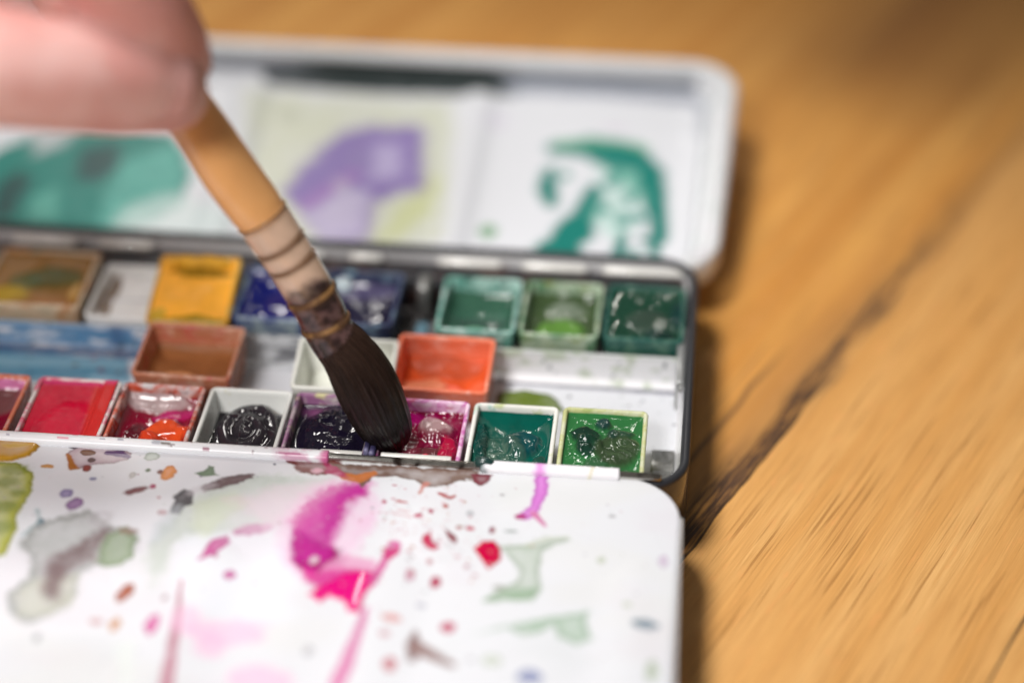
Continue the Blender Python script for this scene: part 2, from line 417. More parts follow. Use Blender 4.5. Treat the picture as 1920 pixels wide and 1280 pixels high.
for _ in range(60):
    c_ = (rnd.uniform(-130, -40), rnd.uniform(20, 40)); r_ = rnd.uniform(0.15, 0.6)
    cv.spot(c_, r_, r_ * 0.9, rnd.choice([(0.05, 0.05, 0.12), (0.3, 0.05, 0.1), (0.2, 0.12, 0.05)]), alpha=0.8)
cv.spot(P(1250, 690), 0.5, 0.5, (0.55, 0.02, 0.5), alpha=1.0)
cv.poly([(-132, 41), (-35, 41), (-35, 68), (-132, 68)], (0.10, 0.08, 0.07), 0.75, 0.6, 1.5, 0.1)  # floor made darker under the whole back row
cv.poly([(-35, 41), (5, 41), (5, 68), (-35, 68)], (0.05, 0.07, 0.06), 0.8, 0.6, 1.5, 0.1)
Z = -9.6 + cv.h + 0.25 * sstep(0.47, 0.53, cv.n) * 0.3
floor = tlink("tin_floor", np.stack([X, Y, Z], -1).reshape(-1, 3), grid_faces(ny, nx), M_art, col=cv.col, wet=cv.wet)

# the rack: folded front lip of the back row, grooves, back lip bars and small clips
def painted_strip(name, x0, x1, prof, colfn, mat=M_art, parent=None, nx=300):
    gx = np.linspace(x0, x1, nx); n = len(prof)
    X = np.repeat(gx[None, :], n, 0); Yp = np.array([p[0] for p in prof])[:, None] + 0 * X; Zp = np.array([p[1] for p in prof])[:, None] + 0 * X
    col, wet = colfn(X, Yp, Zp)
    return tlink(name, np.stack([X, Yp, Zp], -1).reshape(-1, 3), grid_faces(n, nx), mat, parent, col=col, wet=wet)
def densify(pts, k=6):
    out = []
    for a, b in zip(pts[:-1], pts[1:]):
        for i in range(k): out.append((a[0] + (b[0] - a[0]) * i / k, a[1] + (b[1] - a[1]) * i / k))
    return out + [pts[-1]]
def lipcol(X, Yp, Zp):
    c = np.zeros(X.shape + (3,)); c[:] = (0.74, 0.74, 0.76)
    n = fbm(X * 0.25, Zp * 0.9 + Yp, 3)
    def put(m, col, a):
        m = np.clip(m * a, 0, 1)[..., None]; c[:] = c * (1 - m) + np.array(col) * m
    left = 1 - sstep(-93, -90, X)
    put(left * sstep(0.25, 0.5, n), (0.10, 0.24, 0.42), 1.0)
    put(left * (1 - sstep(-131.5, -127.5, X)), (0.03, 0.02, 0.06), 0.9)
    put(left * sstep(-4.2, -3.2, Zp) * 1.0, (0.30, 0.40, 0.52), 0.7)
    put(left * np.exp(-((X + 104.5) / 1.6) ** 2), (0.05, 0.10, 0.22), 0.7)
    put(left * np.exp(-((Zp + 8.9) / 0.35) ** 2), (0.02, 0.02, 0.07), 0.9)
    put(left * np.exp(-((Zp + 7.9) / 0.3) ** 2), (0.50, 0.54, 0.62), 0.7)
    midm = sstep(-84, -80, X) * (1 - sstep(-46, -43, X))
    put(midm, (0.42, 0.45, 0.47), 0.7); put(midm * sstep(0.5, 0.62, n), (0.06, 0.06, 0.07), 0.8)
    right = sstep(-36, -33, X)
    put(right * sstep(-4.0, -3.5, Zp), (0.40, 0.43, 0.42), 0.6)
    put(right * sstep(0.50, 0.66, fbm(X * 0.3, Zp * 0.5, 61)), (0.30, 0.38, 0.22), 0.55)
    sp = vnoise(X * 0.9, Zp * 0.9, 91); put(sstep(0.90, 0.95, sp), (0.03, 0.06, 0.07), 0.9)
    put(np.exp(-((X + 4.0) / 0.14) ** 2) + np.exp(-((X + 20.2) / 0.14) ** 2), (0.12, 0.13, 0.15), 0.8)
    return c, np.zeros(X.shape)
rack = painted_strip("pan_rack", XL + 3.6, XR - 2.6, densify([(38.7, -9.4), (39.6, -9.1), (40.2, -8.6), (40.35, -6.5), (40.35, -3.7), (40.5, -3.25), (40.8, -3.1), (41.05, -3.4), (41.1, -9)], 5), lipcol)
bars = [(-11.6, 4.6), (-27.8, -14.6), (-44.8, -31.8), (-62.8, -56.0), (-82.0, -68.0), (-114.6, -103.2), (-132.6, -119.2)]
for x0, x1 in bars:
    v, f = tube([(x0, 66.4, -1.2), (x0 + .3, 66.4, -1.1), (x0 + 0.9, 66.4, -1.0), (x1 - 0.9, 66.4, -1.0), (x1 - .3, 66.4, -1.1), (x1, 66.4, -1.2)], [0.15, 0.6, 0.85, 0.85, 0.6, 0.15], 16)
    tlink("rack_tab", v, f, M_clip, rack)
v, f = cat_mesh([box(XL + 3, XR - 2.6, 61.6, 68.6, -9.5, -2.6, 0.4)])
tlink("back_ledge", v, f, mat_plain("dark_ledge_metal", (0.035, 0.035, 0.04), 0.4, metal=0.1, stain=[((0.10, 0.05, 0.04), 0.4)], bump=0.0), rack)  # the ledge is dark metal all over
v, f = box(-47.8, -45.2, 56.5, 62.5, -8.0, -0.9, 0.5)
tlink("rack_divider", v, f, M_grey, rack)
v, f = box(-46.8, -44.3, 42.2, 50.0, -9, -4.2, 0.4)
tlink("rack_divider", v, f, mat_plain("blue_stained_clip", (0.16, 0.30, 0.38), 0.3, metal=0.2, bump=0.0), rack)
# folded end flange at the right wall, its lower end torn
v, f = cat_mesh([box(4.35, 5.95, 29.6, 47.6, -2.1, -0.55, 0.25), box(4.35, 4.85, 28.2, 47.6, -6.2, -2.15, 0.15), box(4.9, 5.7, 28.4, 29.5, -2.2, -1.0, 0.2)])
tlink("end_flange", v, f, mat_plain("flange_metal", (0.42, 0.43, 0.43), 0.3, metal=0.5, bump=0.0), rack)
v, f = cat_mesh([box(0.7, 4.9, 13.4, 19.6, -9.6, -8.9, 0.12), box(0.9, 4.6, 5.0, 13.1, -9.6, -8.4, 0.3)])
tlink("floor_clip", v, f, M_grey, rack)
# tan front clips seen over the hinge sleeve
for x0, x1, w in ((-122.5, -106.5, .42), (-100.0, -93.4, .35), (-96.5 + 14.2, -67.5, .35), (-64.3, -55.8, .35), (-57.4, -49.9, .75), (-46.6, -34.1, .8)):
    v, f = box(x0, x1, 0.75, 0.75 + w * 1.5, 0.1, 0.62, 0.12)
    tlink("front_clip", v, f, M_clip, rack)
v, f = cat_mesh([box(-49.7, -48.75, 0.9, 5.4, -3, 1.5, 0.2), box(-48.72, -47.6, 0.7, 5.0, -3, 1.2, 0.25)])
tlink("stained_tab", v, f, mat_plain("violet_stained_tab", (0.19, 0.18, 0.30), 0.3, stain=[((0.04, 0.035, 0.09), 0.5)], bump=0.05), rack)

# hinge pin and the tray's rolled sleeves
HY, HZ = -0.75, 0.75
v, f = tube([(-170, HY + .4, HZ), (-169.8, HY + .4, HZ), (2.6, HY, HZ), (2.9, HY, HZ)], [0.6, 0.78, 0.78, 0.55], 20)
tlink("hinge_pin", v, f, M_steel)
def sleeve(x0, x1, colfn):
    nx = int((x1 - x0) * 5); seg = 26; xs = np.linspace(x0, x1, nx)
    r = np.full(nx, 1.34); r[0] = r[-1] = 1.0
    an = np.linspace(0, 2 * math.pi, seg + 1)
    X = np.repeat(xs[:, None], seg + 1, 1); ys = HY - (0) + r[:, None] * np.cos(an)[None, :] * 1.0; zs = HZ - 0.1 + r[:, None] * np.sin(an)[None, :]
    Xf = X + 0.15 * (vnoise(an[None, :] * 2 + 0 * X, X * 0.1, 3) - 0.5) * (X == xs[-1])
    c = colfn(X, an[None, :] + 0 * X)
    V = np.stack([Xf, ys, zs], -1).reshape(-1, 3)
    F = grid_faces(nx, seg + 1)
    F.append(list(range(seg, -1, -1))); F.append([(nx - 1) * (seg + 1) + k for k in range(seg + 1)])
    return V, F, c
def sc_left(X, A):
    c = np.zeros(X.shape + (3,)); c[:] = (0.80, 0.81, 0.84)
    U, V_ = X, A * 1.3
    def put(m, col, a=1.0):
        m = np.clip(m * a, 0, 1)[..., None]; c[:] = c * (1 - m) + np.array(col) * m
    put(sstep(-66.5, -62, X + 3 * (fbm(U * .6, V_ * .8, 2) - .5)) * sstep(.3, .6, fbm(U * .5, V_ * .6, 4)), (0.55, 0.20, 0.36), 0.7)
    put(sstep(-57.2, -56.0, X), (0.50, 0.06, 0.22), 0.8)
    for x_, a_, rx_, ra_, cc in ((-113.0, 1.9, .35, .2, (.25, .25, .35)), (-103.0, 1.9, 1.1, .12, (.7, .1, .2)), (-101, 1.2, .6, .1, (.7, .1, .3)), (-96.0, 1.7, .5, .2, (.3, .3, .4)),
                                 (-92.7, 1.6, .6, .25, (.3, .32, .4)), (-86.0, 1.7, 1.1, .35, (.35, .36, .42)), (-84.6, 1.8, 1.0, .25, (.12, .10, .08)), (-83.4, 2.0, .7, .2, (.2, .15, .15)), (-77.2, 2.3, .8, .25, (.25, .02, .08)),
                                 (-70.4, 1.3, .25, .15, (.2, .05, .12)), (-66.6, 1.4, .4, .16, (.2, .05, .12)), (-68.8, 2.3, .3, .15, (.2, .1, .12)), (-62.3, 2.2, 2.2, .22, (.4, .03, .16)), (-80, 1.2, .2, .12, (.3, .1, .1))):
        d = ((X - x_) / rx_) ** 2 + ((A - a_) / ra_) ** 2 + (fbm(U * 2, V_ * 3, 7) - .5) * 1.2
        put(1 - sstep(0.7, 1.2, d), cc, 0.8)
    return c
def sc_right(X, A):
    c = np.zeros(X.shape + (3,)); c[:] = (0.80, 0.79, 0.82)
    def put(m, col, a=1.0):
        m = np.clip(m * a, 0, 1)[..., None]; c[:] = c * (1 - m) + np.array(col) * m
    n = fbm(X * 1.2, A * 1.5, 9)
    put(np.exp(-((X + 18.2 + (n - .5)) / 1.0) ** 2), (0.68, 0.16, 0.62), 0.75)
    put(1 - sstep(-28.8, -27.0, X + 2 * (n - .5)), (0.02, 0.07, 0.07), 0.95)
    put(np.exp(-((X + 8.6 + A * 0.3) / 0.35) ** 2), (0.55, 0.48, 0.15), 0.45)
    put((1 - sstep(0.3, 1.3, np.abs(A - 4.4))) * (1 - sstep(-18, -14, X)), (0.30, 0.05, 0.14), 0.6)
    return c

# mixing tray -------------------------------------------------------
TX0, TX1, TY0, TY1 = -171.0, 6.1, -76.0, -1.0
nx, ny = 860, 372
yy = np.linspace(TY1, TY0, ny); R = 10.5
def half(y):
    o = 0.0
    if y > TY1 - R: o = R - math.sqrt(max(0, R * R - (R - (TY1 - y)) ** 2))
    if y < TY0 + R: o = R - math.sqrt(max(0, R * R - (R - (y - TY0)) ** 2))
    return o
hv = np.array([half(y) for y in yy]); t = np.linspace(0, 1, nx)
X = (TX0 + hv)[:, None] + (TX1 - 0.0 - TX0 - 2 * hv)[:, None] * t[None, :]; Y = np.repeat(yy[:, None], nx, 1)
cv = Canvas(X, Y, WHITE)
P = lambda u, v_: at(u, v_, 0.5)[:2]
PP = lambda *q: [P(*a) for a in q]
# faint overall tints, smears, scratches and a painted well shade
for sd, cc, am in ((301, (0.60, 0.50, 0.58), 0.16), (311, (0.50, 0.54, 0.54), 0.20), (321, (0.62, 0.60, 0.46), 0.10)):
    q_ = sstep(0.50, 0.72, fbm(X * 0.05 + Y * 0.03, Y * 0.09 - X * 0.02, sd, 5))[..., None] * am
    cv.col = cv.col * (1 - q_) + np.array(cc) * q_
for _ in range(70):
    a0 = (rnd.uniform(-120, 4), rnd.uniform(-60, -4)); an_ = rnd.gauss(0.5, 0.8); ln = rnd.uniform(1.5, 9)
    cv.stroke([a0, (a0[0] + ln * math.cos(an_), a0[1] + ln * math.sin(an_))], 0.03, rnd.choice([(.45, .45, .48), (.5, .38, .42)]), 0.35, 0.07, 0.3, 0)
cv.poly(PP((80, 870), (520, 860), (560, 960), (430, 1010), (300, 1000), (160, 960), (70, 940)), (0.70, 0.70, 0.76), 0.5, 3, 2, 0)
cv.poly(PP((330, 1000), (430, 980), (560, 1000), (570, 1080), (540, 1150), (430, 1170), (330, 1120)), (0.66, 0.70, 0.76), 0.5, 3, 2, 0)  # bluish shade of the hollow well, put into the colour
cv.poly(PP((330, 960), (400, 905), (480, 893), (620, 893), (650, 900), (600, 960), (520, 985), (420, 1000), (330, 1010), (290, 1090), (270, 1040)), (0.62, 0.68, 0.64), 0.75, 1.2, 2.5, 0.1, 0.5)
cv.poly(PP((360, 940), (440, 920), (470, 945), (420, 980), (380, 1010), (360, 980)), (0.58, 0.64, 0.45), 0.45, 1.0, 1.5, 0.2)
# ochre drop and olive pool at the left
cv.poly(PP((-30, 866), (40, 868), (62, 885), (62, 920), (45, 945), (28, 965), (32, 990), (10, 1035), (-40, 1050)), (0.46, 0.48, 0.10), 0.95, 0.3, 1.0, 0.7, 0.35, h=0.12, wet=0.3)
for q, r in (((30, 880), 2.4), ((15, 905), 2.0), ((10, 950), 2.0), ((35, 925), 1.3), ((2, 985), 2.2)):
    cv.spot(P(*q), r, r * 0.7, (0.17, 0.22, 0.04), alpha=0.65, soft=0.9, edge=0, var=0.5)
cv.poly(PP((-30, 826), (20, 821), (60, 825), (76, 837), (58, 855), (20, 866), (-30, 866)), (0.62, 0.33, 0.035), 0.95, 0.2, 0.6, 0.7, 0.2, h=0.55, wet=1.0)
cv.spot(P(30, 838), 2.5, 0.6, (0.75, 0.50, 0.10), alpha=0.6, soft=0.5)
# brown violet oval
cv.poly(PP((125, 850), (140, 838), (175, 832), (225, 838), (247, 848), (240, 860), (215, 868), (180, 870), (140, 880), (128, 870)), (0.50, 0.38, 0.42), 0.75, 0.2, 0.7, 0.8, 0.5, wet=0.4)
cv.stroke(PP((138, 835), (175, 832), (230, 839)), 0.9, (0.06, 0.03, 0.06), 1.0, 0.2, 0.5)
cv.stroke(PP((200, 848), (225, 850), (240, 856)), [0.5, 0.9, 0.4], (0.12, 0.05, 0.16), 0.85, 0.25, 0.6)
cv.stroke(PP((128, 852), (136, 876), (146, 878)), [0.4, 0.7, 0.2], (0.45, 0.16, 0.03), 0.8, 0.25, 0.5)
for q, rx, ry, cc in (((165, 848), 1.5, 0.9, (.20, .09, .05)), ((171, 862), .7, .7, (.12, .06, .06)), ((162, 878), .8, .9, (.30, .06, .05)), ((88, 874), 1.2, .5, (.75, .38, .12)),
                      ((316, 886), 1.45, 1.9, (.80, .28, .05)), ((299, 884), .55, .6, (.28, .08, .05)), ((277, 881), .5, .5, (.15, .20, .10)), ((286, 912), .55, .7, (.48, .02, .12)),
                      ((174, 897), .7, .5, (.35, .35, .55)), ((125, 924), 1.3, 1.3, (.33, .27, .50)), ((75, 980), .7, 1.4, (.10, .18, .24)), ((298, 932), .3, .3, (.6, .2, .25)), ((515, 870), .25, .3, (.08, .08, .15)),
                      ((248, 890), .6, .9, (.66, .64, .62)), ((284, 855), 1.4, 1.2, (.62, .68, .62)), ((305, 960), .9, .7, (.70, .50, .55)), ((405, 1040), .4, .7, (.65, .3, .45)),
                      ((310, 1118), .5, .8, (.6, .45, .5)), ((180, 1160), 1.2, .8, (.75, .50, .52)), ((215, 1165), .8, 1.6, (.75, .42, .25)), ((68, 1190), .6, 1.0, (.5, .52, .55)), ((577, 1215), .8, 1.2, (.62, .62, .66))):
    cv.spot(P(*q), rx, ry, cc, alpha=0.85, edge=0.6)
cv.spot(P(257, 918), 2.0, 0.85, (0.22, 0.06, 0.07), rot=0.5, alpha=0.9)
cv.spot(P(141, 944), 1.7, 1.3, (0.36, 0.22, 0.42), rot=0.9, alpha=0.85, edge=0.8)
cv.poly(PP((365, 886), (385, 882), (392, 873), (402, 874), (400, 886), (412, 890), (380, 893)), (0.14, 0.22, 0.12), 0.85, 0.25, 0.8, 0.5)
cv.stroke(PP((385, 915), (420, 902), (468, 892)), [0.9, 1.2, 0.8], (0.12, 0.05, 0.06), 0.95, 0.3, 1.0, 0.5)
cv.poly(PP((320, 962), (326, 930), (344, 914), (364, 922), (362, 942), (346, 950), (336, 964)), (0.03, 0.018, 0.03), 1.0, 0.3, 0.9, 0.3)
cv.stroke(PP((335, 950), (310, 985), (290, 1010)), [0.8, 1.6, 0.8], (0.45, 0.50, 0.54), 0.45, 0.8, 1.2, 0)
cv.stroke(PP((355, 922), (380, 915), (400, 908)), [0.8, 1.0, 0.5], (0.45, 0.42, 0.46), 0.5, 0.6, 1.2, 0)
# grey wash
cv.poly(PP((35, 1015), (60, 985), (110, 965), (165, 955), (195, 970), (215, 985), (250, 990), (258, 1010), (250, 1035), (220, 1055), (175, 1055), (150, 1075), (148, 1110), (100, 1145), (60, 1162), (15, 1145), (12, 1105), (50, 1080), (60, 1050)), (0.45, 0.47, 0.465), 0.85, 0.8, 1.8, 0.35, 0.5)
cv.poly(PP((70, 1075), (150, 1070), (140, 1120), (90, 1150), (40, 1150), (25, 1110)), (0.52, 0.53, 0.44), 0.55, 0.8, 1.5, 0.2, 0.4)
cv.stroke(PP((195, 995), (150, 1030), (110, 1055), (98, 1085), (100, 1115)), [1.4, 2.6, 2.4, 1.8, 1.0], (0.22, 0.155, 0.16), 0.72, 1.3, 1.6, 0, 0.6)
cv.poly(PP((178, 1045), (200, 1000), (235, 985), (254, 1003), (248, 1040), (225, 1056), (195, 1058)), (0.33, 0.42, 0.28), 0.85, 0.5, 1.2, 0.5, 0.4)
cv.spot(P(240, 993), 1.6, 0.8, (0.30, 0.16, 0.13), alpha=0.6, soft=0.5)
cv.spot(P(190, 970), 2.2, 2.5, (0.60, 0.58, 0.62), alpha=0.5, soft=0.8)
cv.stroke(PP((40, 1000), (75, 975), (70, 955)), 0.35, (0.30, 0.42, 0.45), 0.6, 0.3, 0.8)
cv.spot(P(233, 1106), 1.1, 2.3, (0.42, 0.11, 0.055), alpha=0.9, rot=-0.3)
# pinks left of the wash
cv.spot(P(285, 1167), 1.1, 2.4, (0.72, 0.16, 0.42), alpha=0.85)
cv.spot(P(430, 1073), 1.0, 1.2, (0.62, 0.18, 0.42), alpha=0.8)
cv.poly(PP((370, 1050), (395, 1012), (430, 1002), (433, 1014), (402, 1040)), (0.58, 0.10, 0.33), 0.9, 0.35, 0.8, 0.4)
cv.spot(P(475, 991), 3.4, 1.35, (0.58, 0.12, 0.36), rot=0.35, alpha=0.85, soft=0.5)
cv.stroke(PP((500, 985), (545, 975), (580, 950)), [1.0, 1.6, 2.0], (0.72, 0.48, 0.62), 0.5, 0.9, 1.2, 0)
# magenta wash
cv.poly(PP((520, 1010), (535, 950), (580, 915), (650, 890), (695, 900), (715, 950), (690, 1000), (660, 1040), (640, 1075), (580, 1090), (535, 1060)), (0.70, 0.42, 0.60), 0.62, 1.4, 2.0, 0, 0.6)
cv.poly(PP((430, 960), (500, 930), (560, 935), (550, 1000), (500, 1040), (440, 1050)), (0.60, 0.56, 0.62), 0.4, 2.0, 2.5, 0, 0.5)
cv.poly(PP((545, 1010), (556, 960), (600, 925), (650, 903), (682, 910), (690, 935), (668, 925), (645, 945), (640, 975), (622, 990), (618, 1015), (635, 1040), (628, 1058), (600, 1072), (570, 1067), (548, 1050)), (0.46, 0.03, 0.26), 0.9, 0.9, 1.5, 0.2, 0.5, wet=0.5)
cv.poly(PP((420, 935), (560, 905), (650, 890), (685, 905), (640, 925), (560, 970), (500, 975)), (0.72, 0.55, 0.66), 0.45, 1.5, 2.0, 0)
cv.poly(PP((560, 1000), (575, 1010), (640, 1030), (640, 1055), (600, 1072), (560, 1062)), (0.38, 0.0, 0.16), 0.85, 1.0, 1.0, 0.2, 0.3, h=0.35, wet=1.0)
cv.poly(PP((700, 905), (680, 925), (640, 950), (560, 1000), (545, 975), (590, 925), (650, 900)), (0.52, 0.06, 0.30), 0.6, 1.2, 2.0, 0, 0.8)
cv.stroke(PP((672, 918), (625, 955), (598, 1000), (590, 1035)), [1.6, 3.2, 3.4, 2.6], (0.46, 0.03, 0.27), 0.69, 1.0, 1.4, 0, 0.7)
cv.spot(P(588, 1047), 0.7, 1.0, (0.80, 0.62, 0.72), alpha=0.9, soft=0.3)
cv.poly(PP((605, 1058), (650, 1035), (705, 1050), (712, 1085), (640, 1085), (600, 1080)), (0.78, 0.34, 0.56), 0.7, 0.7, 1.2, 0)
cv.poly(PP((570, 1060), (600, 1068), (640, 1060), (690, 1068), (640, 1092), (595, 1100), (575, 1085)), (0.66, 0.04, 0.30), 0.8, 0.8, 1.2, 0, 0.5)
cv.poly(PP((575, 1108), (620, 1085), (650, 1068), (690, 1070), (715, 1075), (705, 1095), (686, 1110), (680, 1130), (676, 1148), (650, 1142), (645, 1125), (620, 1115), (598, 1126)), (0.78, 0.0, 0.22), 1.0, 0.3, 1.0, 0.15, 0.1, h=0.30, wet=1.0)
cv.stroke(PP((700, 1090), (722, 1052), (740, 1020)), [0.7, 0.7, 1.1], (0.72, 0.12, 0.38), 0.8, 0.4, 0.7)
cv.stroke(PP((738, 1032), (728, 1045)), [1.0, 0.6], (0.66, 0.04, 0.22), 0.9, 0.3, 0.6)
cv.stroke(PP((688, 1140), (665, 1200), (632, 1285)), [0.5, 0.9, 1.3], (0.74, 0.22, 0.46), 0.8, 0.45, 0.6)
cv.stroke(PP((340, 1085), (332, 1160), (310, 1290)), [0.2, 0.6, 1.1], (0.56, 0.22, 0.30), 0.75, 0.35, 0.5)
for q, rx, ry, al in (((348, 1160), 2.6, 3.2, .55), ((425, 1183), 6.5, 2.6, .6), ((395, 1205), 2.4, 2.8, .65), ((485, 1268), 5.0, 3.0, .6), ((470, 1165), 3.5, 1.2, .35)):
    cv.spot(P(*q), rx, ry, (0.78, 0.45, 0.64), alpha=al, soft=1.0, warp=1.6, edge=0.1)
cv.poly(PP((215, 1200), (250, 1195), (245, 1290), (230, 1290)), (0.66, 0.72, 0.68), 0.5, 1.0, 1.0, 0)
# browns along the bare hinge pin
cv.poly(PP((528, 858), (640, 862), (640, 884), (600, 890), (565, 884)), (0.20, 0.045, 0.04), 0.95, 0.35, 1.2, 0.4, wet=0.4)
cv.spot(P(595, 882), 1.1, 0.7, (0.75, 0.42, 0.50), alpha=0.9)
cv.poly(PP((618, 866), (900, 880), (892, 900), (860, 900), (835, 912), (800, 912), (780, 900), (755, 896), (735, 892), (700, 893), (680, 912), (665, 896), (640, 888)), (0.20, 0.125, 0.10), 0.95, 0.3, 1.2, 0.4, 0.4, wet=0.5)
cv.stroke(PP((648, 892), (672, 896), (702, 886)), [0.9, 1.2, 0.7], (0.62, 0.20, 0.06), 0.85, 0.35, 0.8)
cv.poly(PP((605, 862), (640, 880), (655, 895), (610, 888)), (0.45, 0.03, 0.13), 0.7, 0.4, 1.0, 0.2)
cv.stroke(PP((800, 905), (785, 925)), [0.6, 0.25], (0.60, 0.22, 0.18), 0.8)
cv.poly(PP((880, 888), (925, 890), (915, 905), (900, 911), (888, 905)), (0.20, 0.025, 0.045), 0.95, 0.2, 0.5, 0.4)
# magenta dribble
cv.stroke(PP((1018, 890), (1014, 925), (1005, 950), (985, 965)), [1.1, 1.2, 0.9, 1.2], (0.70, 0.20, 0.68), 0.8, 0.3, 0.8, 0.5)
cv.stroke(PP((1000, 962), (1022, 985)), [0.7, 0.35], (0.72, 0.22, 0.45), 0.8, 0.25, 0.5)
cv.spot(P(976, 967), 1.0, 0.7, (0.50, 0.03, 0.22), alpha=0.85)
# red drops
cv.poly(PP((888, 1027), (905, 1014), (925, 1013), (938, 1023), (940, 1045), (928, 1055), (915, 1063), (902, 1045)), (0.60, 0.0, 0.055), 1.0, 0.15, 0.35, 0.3, 0.1, h=0.2, wet=0.8)
cv.poly(PP((794, 1003), (806, 1000), (808, 1012), (824, 1024), (815, 1030), (796, 1024), (790, 1012)), (0.60, 0.01, 0.09), 0.95, 0.2, 0.6)
cv.poly(PP((832, 990), (848, 1000), (857, 1012), (850, 1018), (842, 1010)), (0.28, 0.04, 0.06), 0.95, 0.2, 0.5)
for q, rx, ry, cc in (((815, 1085), .95, 1.5, (.48, .03, .10)), ((840, 1170), 1.2, 1.2, (.58, .05, .14)), ((730, 1241), 1.0, 1.5, (.62, .20, .24)), ((923, 993), .45, .8, (.28, .02, .09)), ((882, 990), .8, .5, (.62, .08, .14)),
                      ((720, 940), .45, .45, (.55, .05, .14)), ((752, 940), 1.1, .3, (.62, .14, .15)), ((783, 966), .7, .5, (.62, .05, .15)), ((808, 958), .4, .6, (.5, .05, .12)), ((836, 948), .5, .6, (.55, .16, .14)),
                      ((862, 987), .6, .3, (.42, .22, .15)), ((805, 1049), .5, .6, (.62, .30, .34)), ((875, 1057), .4, .5, (.62, .30, .36)), ((768, 1073), .8, 1.6, (.66, .38, .48)), ((890, 1073), .5, .4, (.66, .4, .46)),
                      ((735, 1155), 1.6, .9, (.80, .45, .45)), ((788, 1130), .9, .6, (.62, .62, .72)), ((720, 1185), .9, .8, (.72, .45, .5)), ((882, 1230), .6, .5, (.66, .66, .7)), ((958, 995), 1.2, .4, (.5, .55, .55)),
                      ((1148, 967), .6, .4, (.55, .55, .58)), ((1128, 1048), .7, .8, (.66, .72, .60)), ((1243, 1052), .9, 1.6, (.72, .62, .76)), ((1175, 1131), .8, .6, (.68, .74, .64)), ((1221, 1256), .9, 2.6, (.52, .60, .48)),
                      ((992, 1262), 2.0, 1.4, (.30, .34, .55)), ((920, 1232), 1.6, 1.4, (.66, .72, .64)), ((942, 927), .5, .4, (.6, .6, .62)), ((882, 962), .7, .8, (.60, .62, .66))):
    cv.spot(P(*q), rx, ry, cc, alpha=0.85)
cv.stroke(PP((825, 925), (845, 934), (852, 930)), 0.35, (0.48, 0.12, 0.12), 0.8, 0.15, 0.5)
for a_, b_ in (((735, 960), (770, 968)), ((748, 955), (765, 958))):
    cv.stroke(PP(a_, b_), 0.25, (0.62, 0.35, 0.38), 0.6, 0.2, 0.6)
cv.spot(P(1210, 1168), 2.4, 0.95, (0.22, 0.30, 0.37), rot=-0.35, alpha=0.9, soft=0.35)
# sage green washes
cv.poly(PP((935, 1022), (1000, 1020), (1060, 1006), (1072, 1010), (1018, 1033), (1010, 1060), (1016, 1100), (1000, 1119), (905, 1122), (930, 1100), (965, 1085), (975, 1065), (955, 1045)), (0.50, 0.58, 0.50), 0.75, 0.4, 0.9, 0.4, 0.45)
cv.poly(PP((905, 1121), (940, 1100), (1012, 1098), (1000, 1120)), (0.36, 0.50, 0.36), 0.7, 0.5, 0.8, 0.3)
cv.stroke(PP((985, 1022), (1020, 1010), (1065, 1005)), [0.3, 0.5, 0.3], (0.50, 0.56, 0.44), 0.6)
cv.spot(P(935, 1096), 1.0, 0.6, (0.25, 0.26, 0.20), alpha=0.6, soft=0.4)
cv.poly(PP((885, 1182), (950, 1168), (1000, 1155), (1060, 1145), (1106, 1138), (1098, 1168), (1113, 1192), (1080, 1202), (1048, 1187), (1042, 1167), (1000, 1182), (975, 1184), (955, 1173)), (0.42, 0.56, 0.44), 0.72, 0.45, 0.9, 0.35, 0.4)
# brown boomerang
cv.stroke(PP((778, 1178), (776, 1205), (772, 1228)), [0.3, 1.2, 0.8], (0.30, 0.20, 0.20), 0.85, 0.4, 0.6)
cv.stroke(PP((780, 1208), (810, 1222), (848, 1240)), [1.4, 1.0, 0.6], (0.34, 0.22, 0.21), 0.85, 0.4, 0.5)
# spatter
for _ in range(230):
    u_ = rnd.gauss(790, 70); v_ = rnd.gauss(985, 60)
    if v_ < 905: continue
    r_ = rnd.choice([0.10, 0.12, 0.15, 0.2, 0.28])
    cv.spot(P(u_, v_), r_ * rnd.uniform(0.8, 1.8), r_, rnd.choice([(.62, .25, .30), (.50, .10, .16), (.62, .45, .50), (.55, .55, .60), (.6, .3, .2)]), alpha=rnd.uniform(.35, .85), soft=0.1)
for _ in range(200):
    c_ = (rnd.uniform(-120, 5), rnd.uniform(-60, -3)); r_ = rnd.choice([0.1, 0.12, 0.16, 0.22])
    cv.spot(c_, r_, r_, rnd.choice([(.5, .5, .55), (.6, .4, .45), (.45, .5, .45), (.25, .2, .3)]), alpha=rnd.uniform(.3, .8), soft=0.1)
# three shallow wells with soft ridges between them
def well(X, Y, x0, x1, y0, y1, depth, soft=5.0):
    d = np.minimum(np.minimum(X - x0, x1 - X), np.minimum(Y - y0, y1 - Y))
    return -depth * sstep(0, soft, d)
Zt = 0.0 * X
xr1 = P(690, 1150)[0]; xr2 = P(332, 1170)[0]
for a_, b_ in ((TX0 + 5, xr2 - .6), (xr2 + .6, xr1 - .6), (xr1 + .6, TX1 - 5)):
    Zt += well(X, Y, a_, b_, TY0 + 5, -20.0, 0.6, 9.0)
Zt += cv.h + 0.03 * (cv.n - 0.5)
M_tray = mat_painted('tray_enamel', 0.36, 0.0, 0.14, nscale=180)
V0 = np.stack([X, Y, Zt + 0.5], -1)
Cc = cv.col; W0 = cv.wet
